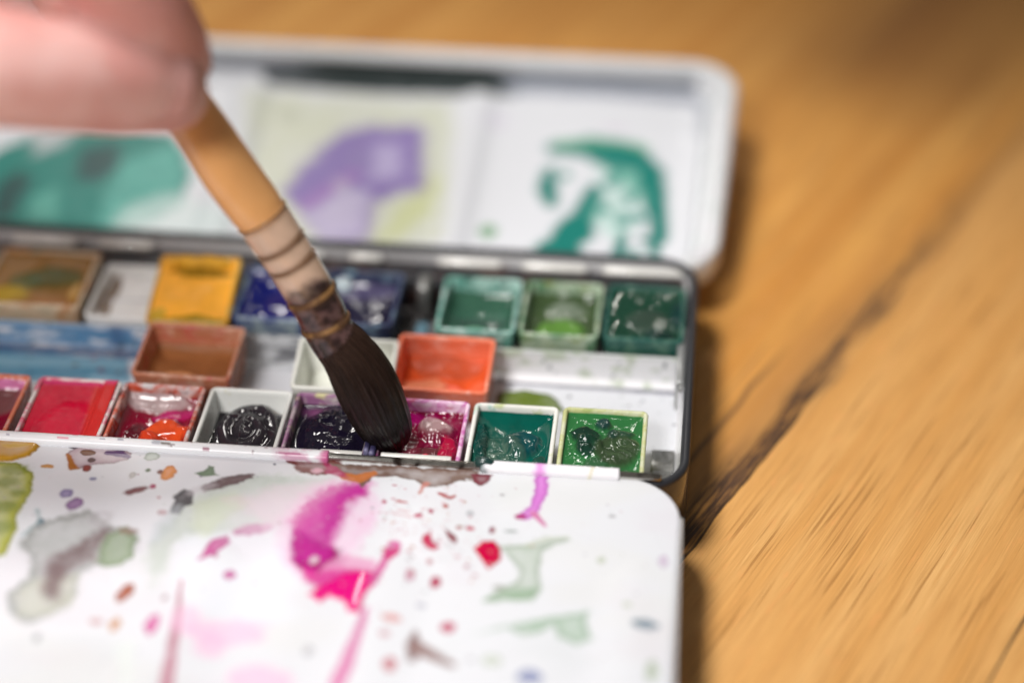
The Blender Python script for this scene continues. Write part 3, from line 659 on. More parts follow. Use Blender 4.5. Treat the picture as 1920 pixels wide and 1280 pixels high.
# rounded edge, side and underside: three more rings built as a wider frame of the same grid
ring_i = [(0, j) for j in range(nx)] + [(i, nx - 1) for i in range(1, ny)] + [(ny - 1, j) for j in range(nx - 2, -1, -1)] + [(i, 0) for i in range(ny - 2, 0, -1)]
V = V0.reshape(-1, 3); F = grid_faces(ny, nx)
ids = [i * nx + j for i, j in ring_i]; cen = V[ids].mean(0)
loop = V[ids]; tang = np.roll(loop, -1, 0) - np.roll(loop, 1, 0); nrm = np.stack([-tang[:, 1], tang[:, 0], 0 * tang[:, 0]], -1)
nrm /= (np.linalg.norm(nrm, axis=1)[:, None] + 1e-9)
if ((loop + nrm - cen)[:, :2] ** 2).sum() < ((loop - cen)[:, :2] ** 2).sum(): nrm = -nrm
allV = [V]; prev = ids; base = len(V); cols = [Cc.reshape(-1, 3)]; wets = [W0.reshape(-1)]
for off, dz in ((0.25, -0.08), (0.42, -0.35), (0.45, -1.6), (0.1, -1.9)):
    L = loop + nrm * off; L[:, 2] = 0.5 + dz
    allV.append(L); new = list(range(base, base + len(L))); base += len(L)
    for k in range(len(L)):
        k2 = (k + 1) % len(L); F.append([prev[k], new[k], new[k2], prev[k2]])
    prev = new; cols.append(np.tile(WHITE, (len(L), 1))); wets.append(np.zeros(len(L)))
F.append(prev)
V = np.concatenate(allV)
tray = tlink("mixing_tray", V, F, M_tray, col=np.concatenate(cols), wet=np.concatenate(wets))
for x0, x1, fn in ((-168.5, -55.4, sc_left), (-28.6, -4.3, sc_right)):
    v, f, c = sleeve(x0, x1, fn)
    tlink("hinge_sleeve", v, f, M_art, tray, col=c, wet=np.zeros(c.shape[:2]) + 0.2)
# side flange of the tray, starting behind its rounded corner
v, f = box(6.3, 7.1, -74.0, -10.2, -1.6, 0.2, 0.3)
tlink("side_flange", v, f, M_enamel, tray)
v, f = tube([(-29.6, -.9, 1.2), (-29.0, -.6, 1.5), (-27.6, -.4, 1.75), (-26.6, -.8, 1.5), (-26.2, -1.1, 1.2)], [0.5, 1.0, 0.9, 0.7, 0.3], 12)
tlink("dried_green_blob", v, f, mat_plain("dried_dark_green_paint", (0.012, 0.045, 0.04), 0.2, coat=0.5, bump=0.4, nscale=900), tray)

# lid ---------------------------------------------------------------
LY0, LZ0, LL = 71.3, -3.0, 76.0
tilt = math.asin(8.4 / LL)
lid_u = np.array([0, math.cos(tilt), math.sin(tilt)]); lid_n = np.array([0, -math.sin(tilt), math.cos(tilt)]); lid_o = np.array([0, LY0, LZ0])
def lidw(V):            # lid-local (x, along, up) -> world mm
    V = np.array(V, float); x = V[:, 0] + 2.7 * (V[:, 1] / LL) * np.clip((V[:, 0] + 60) / 60, -1.2, 1.2)
    return lid_o[None, :] + np.stack([x, 0 * x, 0 * x], -1) + V[:, 1:2] * lid_u + V[:, 2:3] * lid_n
def lidp(u, v_):        # picture point -> lid-local
    d = ray(u, v_); o = lid_o - lid_n * 4.4; tt = ((o - CAM) @ lid_n) / (d @ lid_n); p = CAM + d * tt - lid_o
    y = p @ lid_u; x = p[0]
    for _ in range(3): x = p[0] - 2.7 * (y / LL) * max(-1.2, min(1.2, (x + 60) / 60))
    return (x, y)
LX0, LX1 = -176.0, 11.5
v, f = loft_rect((LX0, LX1, 0, LL), 11.0, [(1.2, -7.0), (0.3, -6.6), (0, -5.8), (0, -1.3), (0.25, -0.5), (1.0, -0.05), (2.0, 0.0), (3.0, -0.1), (3.6, -0.5), (3.9, -1.3), (4.2, -4.6), (4.6, -5.6), (6.0, -5.6), (6.4, -5.0), (6.6, -4.4)], 14, True, False)
v = np.array(v)
# finer lengthwise stations for the stains on the rim
cvl = Canvas(v[:, 0][None, :], v[:, 1][None, :], (0.76, 0.77, 0.79))
m_top = (v[:, 2] > -1.0)[None, :] & (v[:, 1] > LL - 6)[None, :]
lid = tlink("lid", lidw(v), f, mat_plain("lid_enamel", (0.77, 0.78, 0.80), 0.28, stain=[((0.62, 0.66, 0.66), 0.40), ((0.70, 0.60, 0.68), 0.28), ((0.72, 0.68, 0.58), 0.22)], nscale=60, bump=0.0))
# groove along the far wall: its shade and dried paint put into one colour
gxs = np.linspace(LX0 + 10, LX1 - 9, 260)
prof = [(LL - 4.20, -1.6), (LL - 4.38, -4.5), (LL - 4.75, -5.45), (LL - 5.9, -5.45), (LL - 6.35, -4.9), (LL - 6.9, -4.15)]
Xg = np.repeat(gxs[None, :], len(prof), 0)
Yg = np.array([p[0] for p in prof])[:, None] + 0 * Xg; Zg = np.array([p[1] for p in prof])[:, None] + 0.0 * Xg
nn = fbm(Xg * 0.12, Yg * 0.5, 77); k_ = sstep(-97, -78, Xg) * (1 - 0.72 * sstep(-48, -32, Xg + 8 * (nn - .5)))
Yg[0] += 1.0 * (k_[0] - 1) ; dark = np.array((0.035, 0.045, 0.045)); lite = np.array((0.46, 0.49, 0.55))
cg = lite * (1 - k_[..., None]) + dark * k_[..., None]
v3 = np.stack([Xg, Yg, Zg], -1).reshape(-1, 3)
tlink("groove_shade_stain", lidw(v3), grid_faces(len(prof), 260), M_lid, lid, col=cg, wet=np.zeros(Xg.shape))
# palette panel with three wells
nx, ny = 380, 190
e = 6.5
gx = np.linspace(LX0 + e, LX1 - e, nx); gy = np.linspace(e, LL - e, ny)
def halfl(y):
    o = 0.0; R = 5.0
    for d in (y - e, LL - e - y):
        if d < R: o = max(o, R - math.sqrt(max(0, R * R - (R - d) ** 2)))
    return o
hv = np.array([halfl(y) for y in gy]); t = np.linspace(0, 1, nx)
X = (LX0 + e + hv)[:, None] + (LX1 - LX0 - 2 * e - 2 * hv)[:, None] * t[None, :]; Y = np.repeat(gy[:, None], nx, 1)
cv = Canvas(X, Y, WHITE)
PP = lambda *q: [lidp(*a) for a in q]
TEAL = (0.0, 0.215, 0.175)
cv.poly(PP((455, 165), (850, 185), (830, 440), (700, 460), (480, 430)), (0.70, 0.73, 0.58), 0.7, 3, 3, 0, 0.6)
cv.poly(PP((800, 320), (830, 330), (800, 400), (740, 440), (700, 445), (760, 370)), (0.52, 0.56, 0.22), 0.6, 2.0, 2, 0, 0.4)
cv.poly(PP((-60, 300), (55, 245), (150, 225), (320, 240), (352, 290), (358, 320), (335, 375), (300, 400), (235, 425), (-80, 440)), TEAL, 1.0, 1.0, 2, 0.0, 0.0)
cv.poly(PP((215, 300), (330, 260), (350, 310), (330, 370), (250, 415), (180, 430), (200, 360)), (0.12, 0.45, 0.38), 0.6, 2.0, 3, 0, 0.5)
cv.poly(PP((230, 385), (330, 350), (430, 400), (430, 440), (200, 440)), (0.60, 0.72, 0.70), 0.6, 2.0, 3, 0, 0.4)
cv.poly(PP((150, 270), (220, 255), (225, 300), (190, 330), (140, 330)), (0.0, 0.06, 0.06), 1.0, 2.0, 2, 0, 0.3)
cv.poly(PP((-10, 340), (40, 310), (60, 330), (20, 390), (-10, 410)), (0.0, 0.05, 0.05), 1.0, 2.0, 2, 0, 0.3)
cv.poly(PP((60, 360), (110, 340), (110, 400), (50, 410)), (0.12, 0.42, 0.34), 0.6, 1.5, 2, 0, 0.3)
cv.poly(PP((60, 230), (150, 225), (120, 262), (60, 285)), (0.55, 0.58, 0.60), 0.8, 1.5, 2, 0)  # grey shadow over the teal, put into the colour
PUR = (0.28, 0.20, 0.50)
cv.poly(PP((528, 350), (560, 310), (640, 238), (700, 230), (792, 230), (798, 345), (760, 352), (700, 372), (690, 440), (600, 440), (565, 390)), PUR, 1.0, 2.2, 3, 0.0, 0.2)
cv.poly(PP((570, 390), (640, 350), (690, 350), (680, 430), (600, 440)), (0.62, 0.56, 0.76), 0.85, 2.0, 2, 0, 0.3)
cv.poly(PP((700, 265), (750, 260), (755, 320), (690, 330)), (0.54, 0.48, 0.70), 0.65, 2.4, 2, 0, 0.3)
cv.stroke(PP((575, 375), (620, 345), (660, 320)), 1.6, (0.42, 0.20, 0.50), 0.5, 1.5, 1.5, 0)
SF_ = 1.3
cv.stroke(PP((1045, 270), (1110, 268), (1165, 285), (1205, 320), (1225, 360), (1236, 400), (1236, 440)), [2.2, 3.9, 5.6, 4.8, 3.0, 2.0, 1.8], TEAL, 1.0, SF_, 1.2, 0.0, 0.0)
cv.stroke(PP((1050, 262), (1150, 258), (1215, 272)), [1.2, 0.8, 0.8], (0.20, 0.48, 0.25), 0.6, 0.9, 1.2, 0)
cv.stroke(PP((1032, 310), (1028, 345), (1034, 372)), [1.3, 2.3, 1.4], TEAL, 1.0, SF_, 1.2, 0, 0.0)
cv.stroke(PP((1115, 345), (1108, 370), (1095, 400), (1075, 425)), [1.8, 2.4, 2.8, 4.5], TEAL, 1.0, SF_, 1.2, 0, 0.0)
cv.poly(PP((985, 490), (1000, 455), (1045, 425), (1090, 405), (1102, 425), (1088, 450), (1092, 480), (1150, 492), (1150, 505), (975, 505)), TEAL, 1.0, SF_, 1.2, 0.0, 0.0)
cv.poly(PP((930, 478), (990, 465), (1000, 500), (940, 500)), (0.32, 0.55, 0.25), 0.7, 1.5, 1.5, 0)
cv.stroke(PP((1170, 430), (1160, 460), (1150, 480)), [1.0, 1.3, 1.3], TEAL, 0.9, 0.6, 1.2, 0, 0.2)
cv.stroke(PP((1200, 440), (1222, 445), (1228, 465)), [0.8, 1.3, 1.2], TEAL, 0.85, 0.6, 1.2, 0, 0.2)
cv.poly(PP((1120, 300), (1190, 310), (1215, 370), (1190, 420), (1150, 440), (1110, 400), (1130, 350)), (0.30, 0.60, 0.50), 0.45, 2.0, 2.5, 0, 0.9)
for q, r_ in (((1150, 330), 1.6), ((1180, 362), 1.3), ((1135, 385), 1.2), ((1170, 405), 1.5), ((1200, 400), 1.3), ((1060, 320), 1.0), ((1185, 470), 1.4), ((1210, 478), 1.2)):
    cv.spot(lidp(*q), r_ * 1.1, r_ * 1.5, (0.05, 0.36, 0.29), alpha=0.75, soft=0.7, warp=1.2)
cv.spot(lidp(1155, 372), 1.5, 2.2, (0.45, 0.66, 0.60), alpha=0.6, soft=1.0)
cv.spot(lidp(916, 426), 1.8, 2.2, (0.20, 0.45, 0.22), alpha=0.8, soft=0.8)
cv.spot(lidp(1155, 236), 3.0, 1.4, (0.70, 0.62, 0.74), alpha=0.5, soft=1.0)
cv.spot(lidp(930, 220), 3.0, 3.5, (0.72, 0.68, 0.80), alpha=0.5, soft=1.5)
cv.spot(lidp(640, 340), 2.0, 2.0, (0.78, 0.8, 0.7), alpha=0.3, soft=1.0)
cv.stroke([(-92, LL - 8.5), (-70, LL - 8.7), (-38, LL - 8.3)], [1.8, 3.0, 2.2], (0.03, 0.045, 0.045), 1.0, 0.8, 1.0, 0, 0.1)  # the groove's shade and paint carried on over the panel edge
cv.stroke([(-38, LL - 8.0), (-15, LL - 8.0), (2, LL - 9), (4.2, LL - 13), (4.4, LL - 24)], [1.6, 1.4, 1.4, 0.8, 0.3], (0.36, 0.39, 0.46), 0.9, 0.8, 0.6, 0, 0.1)
xd1 = lidp(868, 330)[0]; xd2 = lidp(425, 330)[0]
Zl = 0 * X
for a_, b_ in ((LX0 + e, xd2), (xd2, xd1), (xd1, LX1 - e)):
    Zl += well(X, Y, a_ + .4, b_ - .4, e, LL - e, 1.3, 5.0)
Zl += -4.3
Zl += 0.7 * np.exp(-(((X - lidp(532, 211)[0]) / 2.0) ** 2 + ((Y - lidp(532, 211)[1]) / 2.0) ** 2))
Zl += 0.5 * np.exp(-(((X - lidp(1282, 246)[0]) / 1.8) ** 2 + ((Y - lidp(1282, 246)[1]) / 1.8) ** 2))
tlink("palette_panel", lidw(np.stack([X, Y, Zl], -1).reshape(-1, 3)), grid_faces(ny, nx), M_lid, lid, col=cv.col, wet=cv.wet)

# ================================================================== PAINT PANS
GN = 110
def make_pan(label, group, cx, cy, z, w, d, stain, cup_col, level, base, blobs=(), amp=0.15, nsc=5.0, rot=(0, 0, 0), H=9.2, seed=0, menis=0.5, wet=1.0, slope=(0, 0), ridged=0.0, post=None, cupr=0.28, fillet=1.0):
    """cx, cy, z = centre of the rim; blobs: (u, v, ru, rv, height, colour, alpha) with u from left to right and v from front to back"""
    root = empty("paint_pan", label, "paint pan", (cx, cy, z), group)
    root.rotation_euler = [math.radians(a) for a in rot]
    cm = mat_plain("stained_pan_plastic", cup_col, cupr, stain=stain, nscale=180, bump=0.02)
    W, D = w / 2, d / 2; T = 0.85
    v, f = loft_rect((-W, W, -D, D), 1.3, [(1.1, -H), (0.8, -H + 0.3), (0.15, -1.0), (0.0, -0.35), (0.12, -0.08), (0.3, 0.0), (T - 0.2, 0.0), (T, -0.2), (T + 0.05, -1.0), (T + 0.9, -H + 1.2), (T + 1.6, -H + 0.8)], 6, True, True)
    link("cup", v, f, cm, root)
    U, Vv = np.meshgrid(np.linspace(0, 1, GN), np.linspace(0, 1, GN))
    sh = 0.95 * max(0, -level) / H
    iw = W - T - sh + 0.15; idp = D - T - sh + 0.15
    x = (U * 2 - 1) * iw; y = (Vv * 2 - 1) * idp
    h = level + slope[0] * (U - .5) + slope[1] * (Vv - .5) + np.zeros_like(U)
    col = np.zeros(U.shape + (3,)); col[:] = base
    wx = (fbm(U * 5, Vv * 5, seed + 1) - .5) * 0.12; wy = (fbm(U * 5, Vv * 5, seed + 2) - .5) * 0.12
    for (bu, bv, ru, rv, bh, bc, ba) in blobs:
        q = ((U + wx - bu) / ru) ** 2 + ((Vv + wy - bv) / rv) ** 2
        k = 1 - sstep(0.55, 1.15, q)
        h += bh * (1 - 0.22 * np.clip(q, 0, 1.3)) * (1 - sstep(0.45, 1.25, q))
        if bc is not None:
            ka = np.clip(k * ba * (0.75 + 0.5 * fbm(U * 8, Vv * 8, seed + 5)), 0, 1)[..., None]; col = col * (1 - ka) + np.array(bc) * ka
    n = fbm(U * nsc * .8, Vv * nsc * .8, seed + 7, 2)
    if ridged: h += ridged * (1 - np.abs(2 * fbm(U * nsc * .8 + wx * 8, Vv * nsc * .8 + wy * 8, seed + 9, 3) - 1)) ** 4
    h += amp * (n - .5) * 2
    edge = np.minimum(np.minimum(U, 1 - U) * 2 * iw, np.minimum(Vv, 1 - Vv) * 2 * idp)
    h += menis * np.exp(-edge / (0.7 * fillet))
    col = col * (0.82 + 0.36 * fbm(U * 6, Vv * 6, seed + 12))[..., None]
    if post: h, col = post(U, Vv, h, col, seed)
    h = np.minimum(h, 2.6)
    h = np.maximum(h, -H + 0.6)
    link("paint", np.stack([x, y, h], -1).reshape(-1, 3), grid_faces(GN, GN), M_gel if wet > 0.5 else M_dry, root, col=col, wet=np.zeros(U.shape) + (0.6 if wet > .5 else 0))
    return root
M_dry = mat_painted("dried_watercolour", 0.38, 0.0, 0.2, bump=0.04, nscale=800, spec=0.10)
FG = "paint pans in the front row of the tin"; MG = "loose paint pans in the middle of the tin"; BG = "paint pans in the back row of the tin"
WC = (0.80, 0.79, 0.74); YC = 9.6; D_ = 18.8; W_ = 15.5
DK = (0.012, 0.008, 0.014)

def post_green(U, V, h, c, s):
    # torn, glassy lumps of thick paint
    r = (1 - np.abs(2 * fbm(U * 5, V * 5, 401, 3) - 1)) ** 3
    m = np.exp(-(((U - .33) / .2) ** 2 + ((V - .42) / .24) ** 2))
    h = h + 1.0 * m * r
    m2 = np.exp(-(((U - .70) / .24) ** 2 + ((V - .40) / .26) ** 2))
    sw = np.sin((U * 0.8 + V * 1.6 + fbm(U * 4, V * 4, 402) * 0.9) * 22)
    h = h + 0.09 * m2 * sw; k = np.clip(m2 * (0.5 + 0.5 * sw) * 0.4, 0, 1)[..., None]
    c = c * (1 - k) + np.array((0.075, 0.12, 0.055)) * k
    return h, c
make_pan("light green pan with lumpy dark green gel, rightmost in the front row", FG, -7.9, YC, 0.3, W_, D_,
         [((0.50, 0.52, 0.24), 0.50), ((0.36, 0.42, 0.14), 0.33)], (0.66, 0.68, 0.48), -1.1, (0.024, 0.140, 0.040),
         [(.50, .82, .11, .10, 1.2, (.012, .045, .04), 1), (.26, .60, .20, .15, .9, (.006, .03, .018), 1), (.32, .40, .20, .16, .7, (.008, .035, .022), .95), (.70, .40, .30, .32, .7, (.028, .052, .022), 1),
          (.70, .68, .20, .08, .5, (.02, .06, .035), .9), (.60, .62, .10, .06, .5, (.012, .04, .03), .9), (.42, .15, .16, .08, .5, (.03, .09, .04), .8)], amp=.16, nsc=6, seed=21, menis=.4, post=post_green)
def post_teal(U, V, h, c, s):
    m = np.exp(-(((U - .38) / .28) ** 2 + ((V - .30) / .30) ** 2))
    sw = np.sin((U * 1.8 + V * 0.6 + fbm(U * 4, V * 4, 302) * 1.1) * 20)
    k = np.clip(m * (0.5 + 0.5 * sw) * 0.7, 0, 1)[..., None]
    c = c * (1 - k) + np.array((0.085, 0.14, 0.105)) * k
    h = h + 0.04 * m * sw
    l = np.exp(-((U - .10) / .09) ** 2) * sstep(.0, .1, V) * (1 - sstep(.72, .82, V))
    h = h + l * .9 * (1 - np.abs(2 * fbm(U * 5, V * 5, 303, 3) - 1)) ** 3
    return h, c
make_pan("white rimmed pan of dark teal gel, second from right in the front row", FG, -24.1, YC, 0.1, W_, D_,
         [((0.05, 0.42, 0.33), 0.30), ((0.50, 0.56, 0.26), 0.33)], WC, -2.6, (0.0, 0.075, 0.055),
         [(.62, .50, .26, .22, 1.5, (.0, .05, .055), 1), (.36, .30, .34, .34, .7, (.02, .07, .05), .7), (.10, .42, .10, .40, .8, (.0, .035, .03), .9), (.90, .12, .10, .16, 1.2, (.01, .05, .035), .9)],
         amp=.14, nsc=5, seed=31, menis=1.3, fillet=1.6, post=post_teal)
def post_mag(U, V, h, c, s):
    q = ((U - .64) / .23) ** 2 + ((V - .70) / .17) ** 2
    top = (1 - sstep(.6, 1.2, q)) * sstep(.60, .80, V + 0.10 * fbm(U * 9, V * 9, 5))
    top *= 0.45 + 0.9 * fbm(U * 14, V * 14, 92); k = np.clip(top * .7, 0, .4)[..., None]
    c = c * (1 - k) + np.array((0.62, 0.50, 0.48)) * k
    return h, c
make_pan("magenta pan with a pale dried lump in crimson gel, touched by the brush tip", FG, -40.3, YC, 0.1, W_, D_,
         [((0.50, 0.12, 0.36), 0.50), ((0.42, 0.02, 0.09), 0.30), ((0.03, 0.30, 0.24), 0.20)], (0.80, 0.62, 0.74), -3.2, (0.15, 0.0, 0.026),
         [(.64, .68, .27, .19, 1.5, (.13, .012, .03), 1), (.85, .28, .14, .32, 1.7, (.32, .0, .03), .9), (.50, .12, .3, .1, 1.2, (.50, .0, .03), .9), (.60, .30, .2, .12, .5, (.10, .03, .03), .8), (.28, .5, .25, .4, .4, (.26, .005, .04), .7),
          (.2, .85, .5, .14, .5, (.28, .0, .10), .9)], amp=.25, nsc=4, seed=41, menis=1.0, post=post_mag, ridged=.3)
def post_dark(U, V, h, c, s):
    q = np.sqrt(((U - .55) / .48) ** 2 + ((V - .46) / .54) ** 2)
    h = h + 1.5 * (1 - sstep(.5, 1.1, q)) + 0.9 * (1 - np.abs(2 * fbm(U * 3.4, V * 3.4, 501, 3) - 1)) ** 3 * (1 - sstep(.7, 1.1, q))
    k = np.exp(-(((U - .22) / .16) ** 2 + ((V - .88) / .07) ** 2))[..., None] * .8
    return h, c * (1 - k) + np.array((0.26, 0.07, 0.20)) * k
make_pan("violet stained pan of lumpy wet indigo paint beneath the brush hairs", FG, -57.0, YC, 0.1, W_, D_,
         [((0.30, 0.13, 0.26), 0.52), ((0.60, 0.56, 0.28), 0.36), ((0.05, 0.02, 0.06), 0.34)], (0.66, 0.58, 0.58), -2.6, (0.010, 0.007, 0.020), [], amp=.25, nsc=4, seed=51, menis=.6, post=post_dark)
def post_swirl(U, V, h, c, s):
    x = (U - .54) / .48; y = (V - .47) / .55; q = np.sqrt(x * x + y * y); an = np.arctan2(y, x)
    inside = 1 - sstep(.86, 1.02, q + .06 * (fbm(U * 5, V * 5, 603) - .5))
    sw = np.sin(q * 15 + an * 1.0 + 3 * fbm(U * 3, V * 3, 601))
    h = h + inside * (3.6 + .20 * sw * sstep(.1, .4, q)) * (0.75 + .25 * (1 - q)) + 0.4 * (1 - np.abs(2 * fbm(U * 3.2, V * 3.2, 604, 2) - 1)) ** 4 * inside
    k = (inside * (0.5 + .5 * sw) * .35)[..., None]
    c = c * (1 - k) + np.array((0.055, 0.045, 0.055)) * k
    return h, c
make_pan("clean white pan holding a rounded swirl of charcoal black paint", FG, -73.0, YC, 0.1, W_, D_,
         [((0.56, 0.52, 0.22), 0.27), ((0.10, 0.09, 0.10), 0.20)], (0.82, 0.84, 0.81), -5.0, (0.016, 0.012, 0.018), [], amp=.12, nsc=5, seed=61, menis=.2, post=post_swirl)
make_pan("crimson smeared pan with a bright orange red lump, left of the charcoal swirl", FG, -89.3, YC, 0.0, W_, D_,
         [((0.50, 0.08, 0.04), 0.55), ((0.62, 0.58, 0.58), 0.42), ((0.16, 0.03, 0.03), 0.36)], (0.72, 0.52, 0.46), -4.4, (0.22, 0.0, 0.022),
         [(.68, .32, .34, .34, 2.6, (.72, .075, .015), 1), (.45, .12, .3, .12, 1.8, (.62, .05, .015), 1), (.25, .35, .16, .3, .4, (.05, .005, .01), .8), (.35, .93, .6, .1, .8, (.45, .36, .36), .9), (.75, .78, .4, .08, .6, (.45, .02, .14), .9)],
         amp=.3, nsc=6, seed=71, menis=2.2, fillet=1.6)
def post_crim(U, V, h, c, s):
    k = (sstep(.70, .78, U + .08 * (V - .5)) * .7)[..., None]
    c = c * (1 - k) + np.array((0.55, 0.035, 0.02)) * k
    h = h + .5 * sstep(.74, .84, U) - .5 * np.exp(-((U - .80) / .03) ** 2)
    k = (np.exp(-((V - .99) / .05) ** 2) * .6)[..., None]  # bright reflection along the back edge, put into the colour
    return h, c * (1 - k) + np.array((0.62, 0.06, 0.25)) * k
make_pan("pan brimming with smooth bright crimson paint and a white left edge", FG, -105.2, YC, 0.2, W_ + .3, D_,
         [((0.62, 0.12, 0.20), 0.46), ((0.12, 0.16, 0.12), 0.18)], (0.78, 0.74, 0.72), -0.7, (0.48, 0.0, 0.026), [(.55, .30, .4, .35, -.3, (.52, .0, .03), .5)], amp=.06, nsc=2, wet=0, seed=81, menis=.1, slope=(.4, .6), post=post_crim)
make_pan("deep crimson pan with orange stained wall, leftmost in the front row", FG, -122.2, YC, 0.2, W_, D_,
         [((0.62, 0.18, 0.10), 0.60), ((0.14, 0.10, 0.08), 0.28)], (0.74, 0.56, 0.56), -2.6, (0.20, 0.0, 0.022), [(.8, .75, .25, .3, .5, (.16, .08, .08), .8), (.6, .97, .6, .08, .6, (.62, .20, .42), .9)], amp=.25, nsc=4, seed=91, menis=1.2)

# middle, turned sideways
make_pan("brown stained empty pan turned sideways in front of the yellow pan", MG, -87.4, 29.7, 0.2, 19, 15.5,
         [((0.46, 0.17, 0.09), 0.55), ((0.50, 0.10, 0.08), 0.36), ((0.72, 0.55, 0.45), 0.26)], (0.70, 0.40, 0.28), -6.0, (0.30, 0.115, 0.040),
         [(.45, .22, .32, .25, 1.4, (.74, .33, .14), 1), (.78, .5, .15, .4, .3, (.24, .09, .03), .6)], amp=.3, nsc=4, seed=101, wet=0, rot=(5, 0, -1), menis=1.8, fillet=1.8)
make_pan("cream white empty pan turned sideways behind the brush ferrule", MG, -57.4, 28.7, 0.0, 19, 15.5,
         [((0.03, 0.03, 0.06), 0.17), ((0.66, 0.66, 0.52), 0.30)], (0.77, 0.78, 0.72), -8.0, (0.66, 0.67, 0.60), [(.7, .5, .1, .1, .1, (.5, .5, .62), .5)], amp=.1, seed=111, rot=(3.5, 1, 2.4), wet=0, menis=.5)
make_pan("coral orange stained pan turned sideways to the right of the brush", MG, -39.3, 31.4, -0.6, 18.6, 15.5,
         [((0.72, 0.17, 0.085), 0.60), ((0.78, 0.36, 0.27), 0.36)], (0.82, 0.24, 0.13), -6.2, (0.58, 0.08, 0.02),
         [(.60, .25, .28, .25, 1.3, (.78, .15, .09), .95), (.30, .35, .3, .3, .7, (.66, .23, .12), .8), (.9, .3, .1, .3, .8, (.66, .13, .06), .7), (.5, .85, .5, .2, .2, (.36, .07, .03), .7)],
         amp=.35, nsc=5, seed=121, rot=(7, 0, -.5), wet=0, menis=1.8, fillet=1.8)

# back row
YB_ = 50.9
def back(label, cx, **k):
    a = dict(z=0.0, w=W_, d=D_); a.update({q: k.pop(q) for q in list(k) if q in ('z', 'w', 'd')})
    cy = k.pop('cy', YB_)
    make_pan(label, BG, cx, cy, a['z'], a['w'], a['d'], k.pop('stain'), k.pop('cup'), k.pop('level'), k.pop('base'), k.pop('blobs', ()), **k)
back("brimming bottle green pan in the tin's far right corner", -2.3, z=0.1, stain=[((0.02, 0.10, 0.08), 0.55), ((0.12, 0.26, 0.20), 0.30)], cup=(0.10, 0.22, 0.16), level=-0.7, base=(0.008, 0.045, 0.026),
     blobs=[(.55, .35, .3, .25, .3, (.05, .07, .055), .6), (.72, .06, .22, .12, .9, (.006, .03, .024), 1), (.95, .5, .12, .3, .6, (.004, .03, .03), .8)], amp=.2, nsc=4, seed=131, menis=.2)
back("olive green pan between mint pan and bottle green pan in the back row", -18.5, stain=[((0.10, 0.22, 0.12), 0.46), ((0.20, 0.26, 0.08), 0.36)], cup=(0.46, 0.56, 0.42), level=-3.8, base=(0.045, 0.075, 0.030),
     blobs=[(.5, .25, .38, .3, 1.4, (.10, .23, .04), 1), (.55, .75, .3, .2, .3, (.20, .24, .19), .7)], amp=.3, nsc=5, seed=141, menis=1.5, fillet=1.5)
back("mint rimmed pan of grey green paint, third from right in the back row", -34.6, stain=[((0.13, 0.34, 0.28), 0.48), ((0.04, 0.14, 0.11), 0.38)], cup=(0.46, 0.66, 0.60), level=-5.2, base=(0.035, 0.10, 0.065),
     blobs=[(.5, .16, .42, .22, 1.6, (.17, .40, .25), 1), (.7, .12, .2, .12, .3, (.02, .08, .09), .8), (.5, .5, .5, .12, .2, (.025, .05, .04), .7)], amp=.3, nsc=5, seed=151, menis=2.5, fillet=2.2)
back("dark violet grey pan just right of the brush ferrule in the back row", -58.1, stain=[((0.03, 0.04, 0.10), 0.56), ((0.20, 0.34, 0.44), 0.34)], cup=(0.16, 0.22, 0.32), level=-4.2, base=(0.012, 0.010, 0.030),
     blobs=[(.5, .9, .55, .16, 1.0, (.09, .08, .16), .8), (.55, .10, .25, .13, 1.0, (.62, .42, .66), .95), (.1, .95, .2, .12, 1, (.5, .6, .62), .8)], amp=.3, nsc=5, seed=161, menis=1.4, fillet=2.0)  # pale blobs at the back are a reflection put into the colour
back("ultramarine blue pan half hidden behind the brush ferrule", -74.2, stain=[((0.05, 0.08, 0.20), 0.50)], cup=(0.30, 0.38, 0.42), level=-1.4, base=(0.002, 0.005, 0.105),
     blobs=[(.6, .35, .3, .3, .6, (.02, .012, .11), .8)], amp=.3, nsc=5, seed=171, menis=.6)
back("bright yellow orange pan heaped above its rim, propped up behind the brown pan", -90.3, cy=47.7, z=1.9, w=16.3, stain=[((0.60, 0.30, 0.03), 0.50), ((0.32, 0.24, 0.03), 0.34)], cup=(0.70, 0.48, 0.12), level=-0.1, base=(0.95, 0.43, 0.040),
     blobs=[(.5, .90, .5, .10, 1.3, (.66, .34, .03), 1), (.55, .77, .45, .07, -.7, (.30, .17, .012), .95), (.5, .02, .6, .07, -.2, (.33, .21, .01), .95), (.1, .12, .12, .1, .1, (.40, .30, .03), .7)], amp=.35, nsc=4, wet=0, seed=181, rot=(11, 0, 2), menis=0)
back("blank white pan lying low between the ochre and yellow pans", -104.0, z=-1.6, w=14.6, stain=[((0.60, 0.50, 0.30), 0.22), ((0.62, 0.64, 0.64), 0.3)], cup=(0.80, 0.81, 0.80), level=-2.2, base=(0.78, 0.79, 0.79),
     blobs=[(.7, .08, .25, .1, .2, (.60, .50, .28), .7), (.12, .5, .12, .6, -.4, (.17, .11, .07), .9), (.5, .52, .6, .03, -.6, (.46, .48, .52), .9)], amp=.1, seed=191, wet=0, menis=.3)  # brown strip at the left is the wall's shade, painted in
